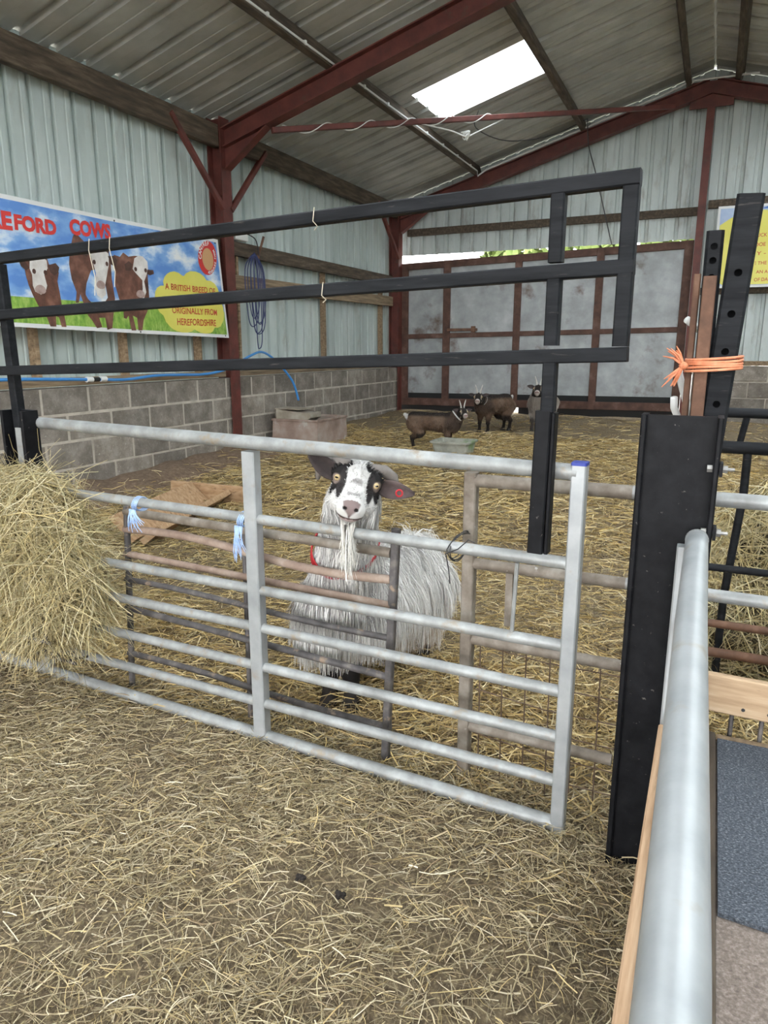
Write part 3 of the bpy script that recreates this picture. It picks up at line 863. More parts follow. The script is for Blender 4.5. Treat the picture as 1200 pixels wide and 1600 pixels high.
# dung on the litter
for i, (x, y) in enumerate(((-.62, 1.135), (-.72, 1.14))):
    d = MB()
    for k in range(9):
        d.ball((x + random.uniform(-.009, .009), y + random.uniform(-.006, .006), .014 + random.uniform(0, .007)), random.uniform(.005, .008), 7, 5)
    o = d.build('dung_pellets', 'dung'); tag(o, ('right' if i == 0 else 'left') + ' one of two small dark dung heaps on the straw in front of the gate', 'dung', 'dung on the straw')

# ------------------------------------------------------------------ straw bedding, loose blades
PAL_NEAR = np.array([(.5, .405, .235), (.6, .5, .32), (.41, .335, .2), (.28, .205, .12), (.56, .43, .21), (.66, .57, .4), (.46, .385, .225), (.35, .275, .165)])
PAL_PEN = np.array([(.56, .41, .17), (.66, .52, .27), (.47, .33, .13), (.36, .25, .11), (.62, .46, .19), (.7, .58, .34), (.5, .37, .17), (.29, .2, .1)])
def blades(n, xr, yr, lr, wr, pal, hmax, keep=None, curl=.5, weights=None):
    x = RNG.uniform(*xr, n); y = RNG.uniform(*yr, n)
    if keep is not None:
        k = keep(x, y); x, y = x[k], y[k]; n = len(x)
    L = RNG.uniform(*lr, n) * RNG.uniform(.5, 1, n); th = RNG.uniform(0, 2 * pi, n); cu = RNG.normal(0, curl, n)
    h = hmax * RNG.uniform(0, 1, n) ** 1.5 + .002; tilt = RNG.normal(0, .12, n); arch = np.abs(RNG.normal(0, .04, n))
    t = np.linspace(-.5, .5, 4)[None, :]
    a = th[:, None] + cu[:, None] * t * 2
    dx = np.cumsum(np.cos(a) * L[:, None] / 3, axis=1); dy = np.cumsum(np.sin(a) * L[:, None] / 3, axis=1)
    px = x[:, None] + dx - dx.mean(1, keepdims=True); py = y[:, None] + dy - dy.mean(1, keepdims=True)
    pz = ground_z(px, py) + h[:, None] + tilt[:, None] * t * L[:, None] + arch[:, None] * L[:, None] * (1 - 4 * t * t)
    pz = np.maximum(pz, ground_z(px, py) + .001)
    P = np.stack([px, py, pz], axis=2)
    w = RNG.uniform(*wr, n)
    col = pal[RNG.choice(len(pal), n, p=weights)] * RNG.uniform(.55, 1.25, (n, 1))
    return strands(P, w, w * RNG.uniform(.4, 1, n), col)
def join(parts):
    vs, qs, cs, o = [], [], [], 0
    for v, q, c in parts:
        vs.append(v); qs.append(q + o); cs.append(c); o += len(v)
    return np.concatenate(vs), np.concatenate(qs), np.concatenate(cs)
def patch(x, y, s, k):
    return np.sin(x * s + 2.1 * np.sin(y * s * .7 + k)) * np.sin(y * s * 1.1 + 1.7 * np.sin(x * s * .8 - k))
def off_walk(x, y): return ~((x > .03) & (y < 1.66))
def keep_near(x, y):
    thin = smooth01((x + .75) / .7) * smooth01((1.6 - y) / .5)
    return off_walk(x, y) & (RNG.uniform(0, 1, len(x)) > .75 * thin - .1) & (RNG.uniform(-1, 1, len(x)) < .7 + patch(x, y, 4, 1) * 1.1)
def keep_pen(x, y):
    bare = smooth01((y - 7.6) / 1.2) * .86 + .9 * smooth01((-x - 3.75) / .35) * smooth01((8.5 - y) / 1)
    return off_walk(x, y) & (RNG.uniform(0, 1, len(x)) > bare) & (RNG.uniform(-1, 1, len(x)) < .85 + patch(x, y, 2.3, 0) * .9)
parts = [
    blades(85000, (-2.9, .06), (.05, 1.75), (.02, .1), (.001, .0023), PAL_NEAR, .022, keep_near, .34),
    blades(6500, (-3.2, .06), (-.9, 1.7), (.03, .12), (.002, .004), PAL_NEAR, .024, keep_near, .2),
    blades(52000, (-4.36, 1.9), (1.6, 4.2), (.05, .16), (.002, .0042), PAL_PEN, .03, keep_pen, .5),
    blades(8000, (-2.8, .5), (1.78, 2.4), (.05, .2), (.002, .004), PAL_PEN, .06, keep_pen, .5),
    blades(50000, (-4.36, 3.2), (4.0, 8.2), (.08, .24), (.0035, .007), PAL_PEN, .045, keep_pen, .5),
    blades(14000, (-4.36, 3.4), (7.8, 10.4), (.1, .26), (.005, .009), PAL_PEN, .03, keep_pen, .4),
]
v, q, c = join(parts)
straw = big_mesh('straw_bedding', v, q, 'straw', c, origin=(-1.5, 3, 0))
tag(straw, 'loose straw and hay strewn over the whole barn floor', 'straw', None, 'stuff')

# brown dirt bank along the foot of the left wall
def bank_z(x, y):
    t = smooth01((-x - 3.72) / .5) * smooth01((y - 2.2) / .6) * smooth01((8.0 - y) / .8)
    return ground_z(x, y) - .03 + t * (.06 + .02 * np.sin(y * 9 + x * 7) * np.sin(y * 4.1))
bank = grid_mesh('dirt_bank', -4.528, -3.6, 1.6, 8.2, 50, 260, bank_z, 'bank')
tag(bank, 'bare brown dirt banked along the foot of the block wall', 'dirt', None, 'stuff')

# ------------------------------------------------------------------ heaps of hay
def lump(name, lobes, mat, parent=None, n=40, m=24, amp=.05):
    """merged star-shaped lump around a centre: (centre, radii)"""
    mb = MB()
    for c, r in lobes:
        c = np.array(c, float); r = np.array(r, float)
        base = MB().ball(c, r, n, m)
        vs = []
        for p in base.v:
            d = (np.array(p) - c) / r
            k = 1 + amp * mnoise.noise(Vector(np.array(p) * 9)) * 4 + amp * mnoise.noise(Vector(np.array(p) * 25)) * 2
            vs.append(c + d * r * k)
        mb.add(vs, base.f)
    return mb.build(name, mat, parent, smooth='all')

PAL_HAY = np.array([(.56, .46, .24), (.64, .54, .32), (.46, .38, .2), (.4, .36, .2), (.58, .46, .22), (.68, .6, .4), (.3, .235, .12), (.5, .41, .22)])
def hay_strands(lobes, n, lr, wr, hang=1.0, lift=.02, spread=.6):
    cs = np.array([l[0] for l in lobes]); rs = np.array([l[1] for l in lobes])
    wt = np.array([r[0] * r[2] + r[1] * r[2] for r in rs]); k = RNG.choice(len(lobes), n, p=wt / wt.sum())
    d = RNG.normal(size=(n, 3)); d /= np.linalg.norm(d, axis=1, keepdims=True)
    p = cs[k] + d * rs[k] * RNG.uniform(.8, 1.07, (n, 1))
    nrm = d / rs[k]; nrm /= np.linalg.norm(nrm, axis=1, keepdims=True)
    tan = RNG.normal(size=(n, 3)); tan -= nrm * np.sum(tan * nrm, axis=1, keepdims=True)
    tan /= np.linalg.norm(tan, axis=1, keepdims=True)
    tan = tan * spread + np.array([0, 0, -1.0]) * hang * RNG.uniform(.2, 1, (n, 1)) + nrm * RNG.uniform(0, .35, (n, 1))
    tan /= np.linalg.norm(tan, axis=1, keepdims=True)
    L = RNG.uniform(*lr, n)[:, None]
    b1 = RNG.normal(0, .25, (n, 3)); b2 = RNG.normal(0, .3, (n, 3)) + np.array([0, 0, -.5]) * hang
    P = [p - tan * L * .3, p + nrm * lift * RNG.uniform(0, 1, (n, 1)), p + tan * L * .35 + nrm * lift * .8 + b1 * L * .15, p + tan * L * .62 + (b1 + b2) * L * .18, p + tan * L * .85 + (b1 + b2 * 2) * L * .2]
    P = np.stack(P, axis=1)
    w = RNG.uniform(*wr, n)
    col = PAL_HAY[RNG.integers(0, len(PAL_HAY), n)] * RNG.uniform(.7, 1.15, (n, 1))
    return P, w, col
def hay_heap(name, lobes, n, lr, wr, label, floor_clip=True, keep=None, **kw):
    h = thing(name, (lobes[0][0][0], lobes[0][0][1], 0), label, 'hay', None, 'stuff')
    lump('packed_core', [(c, np.array(r) * .8) for c, r in lobes], 'hay_core', h)
    P, w, col = hay_strands(lobes, n, lr, wr, **kw)
    if keep is not None:
        k = keep(P); P, w, col = P[k], w[k], col[k]
    P[:, :, 2] = np.maximum(P[:, :, 2], .004)
    v, q, c = strands(P, w, w * .6, col)
    big_mesh('loose_strands', v, q, 'straw', c, parent=h, origin=WORLD[h.name])
    return h
lob = [(G(2.08, .53, -.10), (.44, .14, .24)), (G(1.73, .57, -.09), (.2, .12, .19)), (G(1.62, .42, -.09), (.14, .10, .18)), (G(1.98, .33, -.09), (.36, .11, .17)), (G(1.72, .27, -.07), (.14, .06, .1))]
hay_heap('hay_bundle', lob, 21000, (.09, .3), (.0014, .003), 'big shaggy bundle of hay hanging over the left end of the gate', keep=lambda P: (P[:, :, 2].min(axis=1) > .15) | (RNG.uniform(0, 1, len(P)) < .05), hang=.75, spread=1.15)
hay_heap('hay_heap', [((.65, 2.9, .38), (.62, .3, .34)), ((.5, 2.75, .15), (.6, .28, .2))], 9000, (.1, .3), (.002, .0045), 'heap of hay inside the black feeder at the right edge', hang=.4, spread=1.0)

rk = thing('hay_rack', G(1.8, .1, -.16), 'dark wire hay rack almost buried in the hay bundle on the gate', 'rack')
for k in range(9):
    s_k = 1.58 + k * .062
    MB().tube([G(s_k, .62, -.06), G(s_k, .45, -.17), G(s_k, .25, -.175), G(s_k, .16, -.12), G(s_k, .14, -.03)], .0042, 6).build('rack_bar', 'dark_bar', rk, smooth='all')
for z, o in ((.45, -.175), (.25, -.18), (.15, -.1)):
    MB().tube([G(1.55, z, o), G(2.12, z, o)], .0055, 6).build('rack_rail', 'dark_bar', rk, smooth='all')

# ------------------------------------------------------------------ goats: blended solids meshed as one skin
def sd_cone(P, a, b, ra, rb):
    a = np.array(a, np.float32); b = np.array(b, np.float32)
    ab = b - a; L2 = float(ab @ ab)
    t = np.clip(((P - a) @ ab) / L2, 0, 1)
    d = P - a - t[..., None] * ab
    return np.sqrt(np.einsum('...i,...i', d, d)) - (ra + (rb - ra) * t)
def sd_ell(P, c, r, R=None):
    q = P - np.array(c, np.float32)
    if R is not None: q = q @ np.array(R, np.float32).T
    r = np.array(r, np.float32)
    k0 = np.sqrt(np.sum((q / r) ** 2, axis=-1)); k1 = np.sqrt(np.sum((q / (r * r)) ** 2, axis=-1))
    return k0 * (k0 - 1) / np.maximum(k1, 1e-6)
def smin(a, b, k):
    h = np.clip(.5 + .5 * (b - a) / k, 0, 1)
    return b + (a - b) * h - k * h * (1 - h)
def surface_net(xs, ys, zs, D):
    nx, ny, nz = D.shape
    ins = D < 0
    cnt = np.zeros((nx - 1, ny - 1, nz - 1), np.int8)
    for i in (0, 1):
        for j in (0, 1):
            for k in (0, 1): cnt += ins[i:nx - 1 + i, j:ny - 1 + j, k:nz - 1 + k]
    act = (cnt > 0) & (cnt < 8)
    idx = np.argwhere(act); I, J, K = idx.T
    cid = np.full(act.shape, -1, np.int32); cid[act] = np.arange(len(idx))
    acc = np.zeros((len(idx), 3)); num = np.zeros(len(idx))
    cor = [(i, j, k) for i in (0, 1) for j in (0, 1) for k in (0, 1)]
    for a in cor:
        for ax in range(3):
            if a[ax]: continue
            b = list(a); b[ax] = 1
            va = D[I + a[0], J + a[1], K + a[2]]; vb = D[I + b[0], J + b[1], K + b[2]]
            m = (va < 0) != (vb < 0)
            t = np.where(m, va / np.where(m, va - vb, 1), 0)
            pa = np.stack([xs[I + a[0]], ys[J + a[1]], zs[K + a[2]]], 1); pb = np.stack([xs[I + b[0]], ys[J + b[1]], zs[K + b[2]]], 1)
            acc += np.where(m[:, None], pa + (pb - pa) * t[:, None], 0); num += m
    vs = acc / num[:, None]
    qs = []
    for ax in range(3):
        sl0 = [slice(None)] * 3; sl1 = [slice(None)] * 3
        sl0[ax] = slice(0, -1); sl1[ax] = slice(1, None)
        a = ins[tuple(sl0)]; b = ins[tuple(sl1)]
        e = np.argwhere(a != b)
        o1, o2 = (ax + 1) % 3, (ax + 2) % 3
        e = e[(e[:, o1] > 0) & (e[:, o2] > 0) & (e[:, o1] < D.shape[o1] - 1) & (e[:, o2] < D.shape[o2] - 1)]
        def cell(d1, d2):
            c = e.copy(); c[:, o1] += d1; c[:, o2] += d2
            return cid[c[:, 0], c[:, 1], c[:, 2]]
        q = np.stack([cell(-1, -1), cell(0, -1), cell(0, 0), cell(-1, 0)], 1)
        inside_a = a[e[:, 0], e[:, 1], e[:, 2]]
        q = np.where(inside_a[:, None], q, q[:, ::-1])
        qs.append(q)
    return vs, np.concatenate(qs)

def goat_solid(P, head, o, fat=1.0, tail=True):
    """signed distance of a goat in its own frame: y forward, z up. head: dict(pos, F, U, R)"""
    w = fat
    q_ = o.get('slim', 0)
    d = sd_ell(P, (0, .14, .305 + q_ * .5), (.098 * w, .165, .13 - q_ * .6))
    d = smin(d, sd_ell(P, (0, -.03, .285 + q_), (.115 * w - q_ * .4, .21, .13 - q_)), .06)
    d = smin(d, sd_ell(P, (0, -.2, .325), (.095 * w, .14, .115)), .06)
    d = smin(d, sd_cone(P, (0, .2, .40), (0, -.26, .405), .035, .035), .05)
    hp = np.array(head['pos']); F, U, R = head['F'], head['U'], head['R']
    nb = hp - F * .01 - U * .035
    d = smin(d, sd_cone(P, (0, .2, .33), nb, .088 * w, head.get('neck', .058)), .06)
    d = smin(d, sd_cone(P, (0, .26, .27), nb - F * .01 - U * .02, .06 * w, head.get('neck', .058) * .8), .05)
    for s in (1, -1):
        fx = o.get('front_dx', (0, 0))[0 if s < 0 else 1]; fy = o.get('front_dy', (0, 0))[0 if s < 0 else 1]
        fl = o.get('front_w', .058)
        L = smin(sd_cone(P, (s * .062, .17, .3), (s * fl, .185 + fy * .4, .19), .062, .034), sd_cone(P, (s * fl, .185 + fy * .4, .19), (s * fl + fx * .5, .19 + fy * .7, .125), .03, .021), .02)
        L = smin(L, sd_cone(P, (s * fl + fx * .5, .19 + fy * .7, .125), (s * fl + fx, .185 + fy, .045), .02, .0155), .012)
        L = smin(L, sd_cone(P, (s * fl + fx, .185 + fy, .045), (s * fl + fx, .2 + fy, .016), .017, .021), .012)
        d = smin(d, L - o.get('leg_fat', 0), .03)
        hy = o.get('hind_dy', (0, 0))[0 if s < 0 else 1]
        H = smin(sd_cone(P, (s * .058, -.23, .3), (s * .066, -.165 + hy * .5, .2), .082, .052), sd_cone(P, (s * .066, -.165 + hy * .5, .2), (s * .062, -.275 + hy, .135), .046, .024), .025)
        H = smin(H, sd_cone(P, (s * .062, -.275 + hy, .135), (s * .062, -.262 + hy, .045), .0225, .0165), .014)
        H = smin(H, sd_cone(P, (s * .062, -.262 + hy, .045), (s * .062, -.245 + hy, .016), .0175, .0215), .012)
        d = smin(d, H, .03)
    if tail: d = smin(d, sd_cone(P, (0, -.315, .37), (0, -.36, .415), .028, .018), .03)
    # head
    def h(f, u, r): return hp + F * f + U * u + R * r
    B = np.stack([F, U, R])
    k = head.get('size', 1.0)
    hd = sd_ell(P, h(.035 * k, -.022 * k, 0), (.062 * k, .052 * k, .052 * k), B)
    hd = smin(hd, sd_cone(P, h(.055 * k, -.015 * k, 0), h(.125 * k, -.026 * k, 0), .040 * k, .027 * k), .03)
    hd = smin(hd, sd_ell(P, h(.142 * k, -.03 * k, 0), (.026 * k, .027 * k, head.get('muzzle', .0295) * k), B), .016)
    hd = smin(hd, sd_cone(P, h(.04 * k, -.062 * k, 0), h(.125 * k, -.056 * k, 0), .026 * k, .0165 * k), .022)
    for s in (1, -1):
        hd = smin(hd, sd_ell(P, h(.05 * k, .004 * k, s * .043 * k), (.026 * k, .018 * k, .017 * k), B), .014)
        hd = smin(hd, sd_ell(P, h(.075 * k, -.042 * k, s * head.get('cheek', .026) * k), (.042 * k, .028 * k, .024 * k), B), .02)
        hd = smin(hd, sd_ell(P, h(.156 * k, -.019 * k, s * .012 * k), (.012 * k, .009 * k, .011 * k), B), .008)
        # nostril and lip line pressed in
        hd = np.maximum(hd, -sd_ell(P, h(.1655 * k, -.016 * k, s * .0135 * k), (.007 * k, .0032 * k, .006 * k), B) - .0002)
        hd = np.maximum(hd, -sd_cone(P, h(.166 * k, -.0445 * k, 0), h(.136 * k, -.042 * k, s * .036 * k), .0026 * k, .0022 * k))
    d = smin(d, hd, .03)
    return d

def axis_steps(lo, hi, step, fine):
    out = [lo]
    while out[-1] < hi:
        s = step
        if fine is not None and fine[0] - .01 < out[-1] < fine[1]: s = fine[2]
        out.append(out[-1] + s)
    return np.array(out)

def head_frame(F, up, roll=0.0):
    F = unit(F); R = unit(np.cross(F, up)); U = np.cross(R, F)
    c, s = cos(roll), sin(roll)
    return F, U * c + R * s, R * c - U * s

def goat(name, loc, yaw, scale, head, colour, label, opts, step=.011, fine=.0055, fat=1.0):
    """yaw turns +y (forward); returns thing, body vertices (world) and helpers"""
    t = thing(name, loc, label, 'goat', 'goats in the pen')
    hp = np.array(head['pos'])
    rng = .19 * head.get('size', 1)
    xs = axis_steps(min(-.19, hp[0] - rng), max(.19, hp[0] + rng), step, (hp[0] - rng, hp[0] + rng, fine)).astype(np.float32)
    ys = axis_steps(-.44, max(.36, hp[1] + rng), step, (hp[1] - rng * .7, hp[1] + rng, fine)).astype(np.float32)
    zs = axis_steps(-.02, hp[2] + .12, step * .9, (hp[2] - rng, hp[2] + .1, fine)).astype(np.float32)
    X, Y, Z = np.meshgrid(xs, ys, zs, indexing='ij')
    P = np.stack([X, Y, Z], -1)
    D = goat_solid(P, head, opts, fat, opts.get('tail', True))
    vs, qs = surface_net(xs, ys, zs, D)
    c, s = cos(yaw), sin(yaw)
    Rm = np.array([[c, -s, 0], [s, c, 0], [0, 0, 1]])
    toW = lambda p: (np.asarray(p) * scale) @ Rm.T + np.array(loc)
    tint = colour(vs, head)
    body = big_mesh('body', toW(vs), qs, 'fur', tint, parent=t, origin=loc, smooth=True)
    return t, vs, qs, tint, toW, Rm

def head_pts(head, k):
    hp = np.array(head['pos']); F, U, R = head['F'], head['U'], head['R']
    return lambda f, u, r: hp + F * f * k + U * u * k + R * r * k

def goat_bits(t, head, toW, Rm, scale, horn_mat, horn_path, horn_r, ear_dir, ear_len, ear_cols, opts, eye_r=.0115):
    k = head.get('size', 1.0); h = head_pts(head, k)
    for s in (1, -1):
        pts = [toW(h(f, u, r * s)) for f, u, r in horn_path[0 if s < 0 else 1]]
        MB().tube(pts, [r * scale * k for r in horn_r], 10).build('horn', horn_mat, t, smooth='all')
        # eye
        ec = toW(h(*opts.get('eye', (.0690, .0035)), s * .0465))
        eo = opts.get('eye_out', (.62, .62, .35)); out = unit(Rm @ (head['R'] * s * eo[0] + head['F'] * eo[1] + head['U'] * eo[2]))
        e = MB().ball(ec, eye_r * scale * k, 14, 10).build('eye', 'eye', t, smooth='all')
        pu = ec + out * eye_r * scale * k * .86
        side = unit(np.cross(out, Rm @ head['U']))
        upv = np.cross(side, out)
        mb = MB(); n = 12
        rr = eye_r * scale * k
        ring = [ec + unit(out + side * .62 * cos(2 * pi * i / n) + upv * .26 * sin(2 * pi * i / n)) * rr * 1.04 for i in range(n)]
        mb.add([ec + out * rr * 1.06] + ring, [(0, 1 + i, 1 + (i + 1) % n) for i in range(n)])
        mb.build('pupil', 'pupil', e)
        # ear: a cupped leaf
        b0 = h(*opts.get('ear', (.012, .0)), s * .045)
        ed = ear_dir[0 if s < 0 else 1]
        dl = unit(head['R'] * s * ed[0] + head['U'] * ed[1] + head['F'] * ed[2])
        wd = unit(np.cross(dl, head['F'] * .9 + head['U'] * .3)); nn = np.cross(wd, dl)
        vs, fs = [], []; m = 9
        for i in range(m + 1):
            a = i / m
            wdt = ear_len * .27 * (sin(pi * (a * .86 + .1)) ** .8) * (1 - .25 * a)
            for jj in range(5):
                b = (jj - 2) / 2
                vs.append(toW(b0 + dl * ear_len * a + wd * wdt * b - nn * wdt * .55 * (1 - b * b) - nn * ear_len * .15 * a * a))
        for i in range(m):
            for jj in range(4): fs.append((i * 5 + jj, i * 5 + jj + 1, i * 5 + jj + 6, i * 5 + jj + 5))
        mb = MB(); mb.add(vs, fs)
        o = mb.build('ear', ear_cols[0 if s < 0 else 1], t, smooth='all')
        sm = o.modifiers.new('thickness', 'SOLIDIFY'); sm.thickness = .003 * scale
    # hooves
    for s in (1, -1):
        fx = opts.get('front_dx', (0, 0))[0 if s < 0 else 1]; fy = opts.get('front_dy', (0, 0))[0 if s < 0 else 1]
        fl = opts.get('front_w', .058); hy = opts.get('hind_dy', (0, 0))[0 if s < 0 else 1]
        for (x, y) in ((s * fl + fx, .205 + fy), (s * .062, -.24 + hy)):
            mb = MB()
            for e in (-1, 1):
                pl = [(-.014, -.02), (.0, -.024), (.011, -.01), (.008, .022), (-.004, .026), (-.013, .012)]
                base = [toW((x + e * .011 + a, y + b, -.004)) for a, b in pl]; top = [toW((x + e * .010 + a * .75, y + b * .6 - .006, .028)) for a, b in pl]
                n = 6
                mb.add(base + top, [tuple(range(n - 1, -1, -1)), tuple(range(n, 2 * n))] + [(i, (i + 1) % n, n + (i + 1) % n, n + i) for i in range(n)])
            mb.build('hoof', 'hoof', t)

def fnoise(P, s, seed=0.0):
    x, y, z = P[..., 0] * s + seed, P[..., 1] * s - seed, P[..., 2] * s + seed * .5
    return (np.sin(x * 1.7 + 1.3 * np.sin(y * 2.1 + z)) + np.sin(y * 1.9 + 1.5 * np.sin(z * 1.6 - x)) + np.sin(z * 2.3 + 1.1 * np.sin(x * 2.4 + y))) / 3
def blend(c, m, col):
    return c + (np.array(col) - c) * np.clip(m, 0, 1)[..., None]
def head_local(P, head):
    q = (P - np.array(head['pos'])) / head.get('size', 1.0)
    return q @ head['F'], q @ head['U'], q @ head['R']
def band(v, a, b): return smooth01((v - a) / (b - a))

# --- the big white long-haired goat looking through the gate
def white_colour(P, head):
    c = np.tile(np.array([.74, .715, .69]), (len(P), 1)) * (1 + .06 * fnoise(P, 30)[:, None])
    f, u, r = head_local(P, head)
    inh = (f > -.05) & (f < .2) & (np.abs(r) < .09) & (u > -.13) & (u < .07)
    z, y = P[:, 2], P[:, 1]
    c = blend(c, band(fnoise(P, 12, 2), .1, .6) * .45 * (z > .25), (.4, .37, .36))
    c = blend(c, band(z, .22, .1) * band(fnoise(P, 9, 5), -.5, .3) * .5, (.52, .42, .32))
    leg = (z < .22) & (np.abs(P[:, 0]) < .12) & (y > .05)
    c = blend(c, leg * band(z, .215, .2), (.012, .01, .01))
    c = blend(c, band(z, .11, .09), (.03, .025, .022))
    # face
    fm = inh.astype(float)
    c = blend(c, fm * .8, (.6, .585, .57))
    c = blend(c, fm * band(fnoise(P, 95, 4), .15, .7) * .45 * (f < .1), (.22, .2, .2))
    for s, wd in ((1, 1.0), (-1, .95)):
        e = ((f - .058) / .036) ** 2 + ((r - s * .046) / .021) ** 2
        c = blend(c, fm * band(e + .25 * fnoise(P, 60), 1.15, .85) * (u > -.035), (.014, .012, .012))
        e2 = ((f - .025) / .03) ** 2 + ((r - s * .030) / .018) ** 2
        c = blend(c, fm * band(e2 + .35 * fnoise(P, 70, 3), 1.1, .8) * (u > -.01), (.016, .014, .014))
        e3 = ((f - .085) / .03) ** 2 + ((r - s * .034) / .010) ** 2
        c = blend(c, fm * band(e3, 1.15, .8) * (u > -.035), (.03, .026, .026))
        c = blend(c, fm * band(np.sqrt((f - .0655) ** 2 + (r - s * .0435) ** 2 + (u - .0005) ** 2), .0165, .0145), (.22, .17, .145))
    e4 = ((f - .108) / .024) ** 2 + (r / .021) ** 2
    c = blend(c, fm * band(np.abs(e4 - .65) + .5 * fnoise(P, 80, 2), .45, .1) * (u > -.02) * .6, (.12, .1, .1))
    # nose leather, lips
    nose = (f > .148) & (u > -.034)
    tri = band(np.abs(r) + (-.008 - u) * .75, .024, .019)
    c = blend(c, fm * nose * tri, (.2, .15, .145))
    c = blend(c, fm * nose * band(np.sqrt(((f - .1655) / 1.6) ** 2 + ((u + .016) / .7) ** 2 + (np.abs(r) - .0135) ** 2), .007, .0045), (.02, .015, .015))
    mouth = np.abs(u + .0435 - .045 * np.abs(r))
    c = blend(c, fm * (f > .125) * band(mouth, .0055, .0025) * (np.abs(r) < .034), (.06, .035, .035))
    c = blend(c, fm * (f > .14) * band(np.abs(u + .052), .009, .004) * (np.abs(r) < .024) * .7, (.4, .27, .26))
    c = blend(c, fm * (f > .15) * band(np.abs(r), .0028, .0012) * (u < -.03) * (u > -.046), (.12, .08, .08))
    return np.clip(c, .008, .9)

GSC = 1.07
gloc = V(-.985, 2.08, .0)
gyaw = radians(180 - 6)
c_, s_ = cos(gyaw), sin(gyaw)
GR = np.array([[c_, -s_, 0], [s_, c_, 0], [0, 0, 1]])
def to_local(pw): return (GR.T @ (np.array(pw, float) - gloc)) / GSC
# head: between the top two rails, muzzle through the gate, facing the viewer
head_w = V(-.840, 1.684, .832)                     # poll
toC = unit(V(0, 0, 1.15) - head_w)
rgt = unit(np.cross(V(0, 0, 1), toC)); upc = np.cross(toC, rgt)
Fw = unit(toC * .885 - upc * .465)
Uw = unit(toC * .465 + upc * .885)
Rw = np.cross(Fw, Uw)
def roll_about(v, ax, a): return v * cos(a) + np.cross(ax, v) * sin(a) + ax * (ax @ v) * (1 - cos(a))
ra_ = radians(-13)
Fw, Uw, Rw = (roll_about(v, toC, ra_) for v in (Fw, Uw, Rw))
whead = dict(pos=to_local(head_w), F=GR.T @ Fw, U=GR.T @ Uw, R=GR.T @ Rw, size=1.03, neck=.046, muzzle=.034, cheek=.034)
wopts = dict(leg_fat=.006, eye_out=(.2, .88, .42), eye=(.0735, .0065), ear=(.034, -.016), front_w=.034, front_dy=(.0, .02), front_dx=(0, 0), hind_dy=(.02, -.02), tail=True)
wg, wv, wq, wt_, wW, wR = goat('goat', gloc, gyaw, GSC, whead, white_colour, 'white long-haired goat with black face patches and a beard looking through the gate', wopts, .012, .0032, 1.1)
M['ear_dark'] = mat_mottle('dark_ear', [(.3, (.05, .035, .035)), (.7, (.16, .115, .11))], 20, .8)
M['ear_black'] = mat_mottle('black_ear', [(.3, (.02, .015, .015)), (.7, (.07, .05, .048))], 20, .8)
sgn = 1 if (Rw @ rgt) > 0 else -1
hpath = [(.012 - .465 * a - .885 * b, .012 + .885 * a - .465 * b, r) for r, a, b in ((.02, -.014, -.004), (.036, .0, -.004), (.06, .004, .004), (.084, -.006, .012), (.096, -.028, .016), (.094, -.05, .012))]
goat_bits(wg, whead, wW, wR, GSC, 'horn', (hpath, hpath), [.018, .0185, .0165, .0135, .010, .005],
          ((.85, .55, .1), (.95, .05, .12)) if sgn > 0 else ((.95, .05, .12), (.85, .55, .1)), .1, ('ear_dark', 'ear_black'), wopts, .0078)

# long coat of the white goat
def skin_samples(vs, qs, n):
    a, b, c = vs[qs[:, 0]], vs[qs[:, 1]], vs[qs[:, 2]]; d = vs[qs[:, 3]]
    nr = np.cross(c - a, d - b); ar = np.linalg.norm(nr, axis=1); nr = nr / np.maximum(ar[:, None], 1e-12)
    k = RNG.choice(len(qs), n, p=ar / ar.sum())
    u, w = RNG.uniform(0, 1, (2, n, 1))
    p = (a[k] * (1 - u) + b[k] * u) * (1 - w) + (d[k] * (1 - u) + c[k] * u) * w
    return p, nr[k], qs[k, 0]
def coat(t, vs, qs, tint, toW, head, n, length_fn, widths, name='long_hair', tipcol=None, lie=.55, mat='hair', scale=1.0, down=(0, 0, -1.0), dir_fn=None):
    p, nr, vi = skin_samples(vs, qs, n)
    L = length_fn(p) * RNG.uniform(.6, 1.15, len(p))
    k = L > .004; p, nr, vi, L = p[k], nr[k], vi[k], L[k]; m = len(p)
    dn = np.tile(np.array(down, float), (m, 1))
    if dir_fn is not None: dn = dir_fn(p, nr, dn)
    tang = dn - nr * np.sum(dn * nr, axis=1, keepdims=True)
    clump = np.stack([fnoise(p, 45, 1), fnoise(p, 45, 4), fnoise(p, 45, 7)], 1) * .28
    tang = tang + clump + RNG.normal(0, .10, (m, 3)); tang /= np.maximum(np.linalg.norm(tang, axis=1, keepdims=True), .3)
    L = L[:, None]
    q0 = p - nr * .004
    q1 = p + (nr * (1 - lie) + tang * lie) * L * .33
    q2 = q1 + (nr * .10 + tang * .7 + dn * .35) * L * .35
    q3 = q2 + (tang * .35 + dn * .75 - nr * .06) * L * .36
    P = np.stack([q0, q1, q2, q3], 1)
    P = toW(P.reshape(-1, 3)).reshape(m, 4, 3)
    P[:, :, 2] = np.maximum(P[:, :, 2], .012)
    col = tint[vi] * RNG.uniform(.82, 1.18, (m, 1))
    if tipcol is not None: col = tipcol(p, col)
    w = RNG.uniform(*widths, m)
    v, q, c = strands(P, w, w * .35, np.clip(col, .01, .92))
    return big_mesh(name, v, q, mat, c, parent=t, origin=WORLD[t.name])
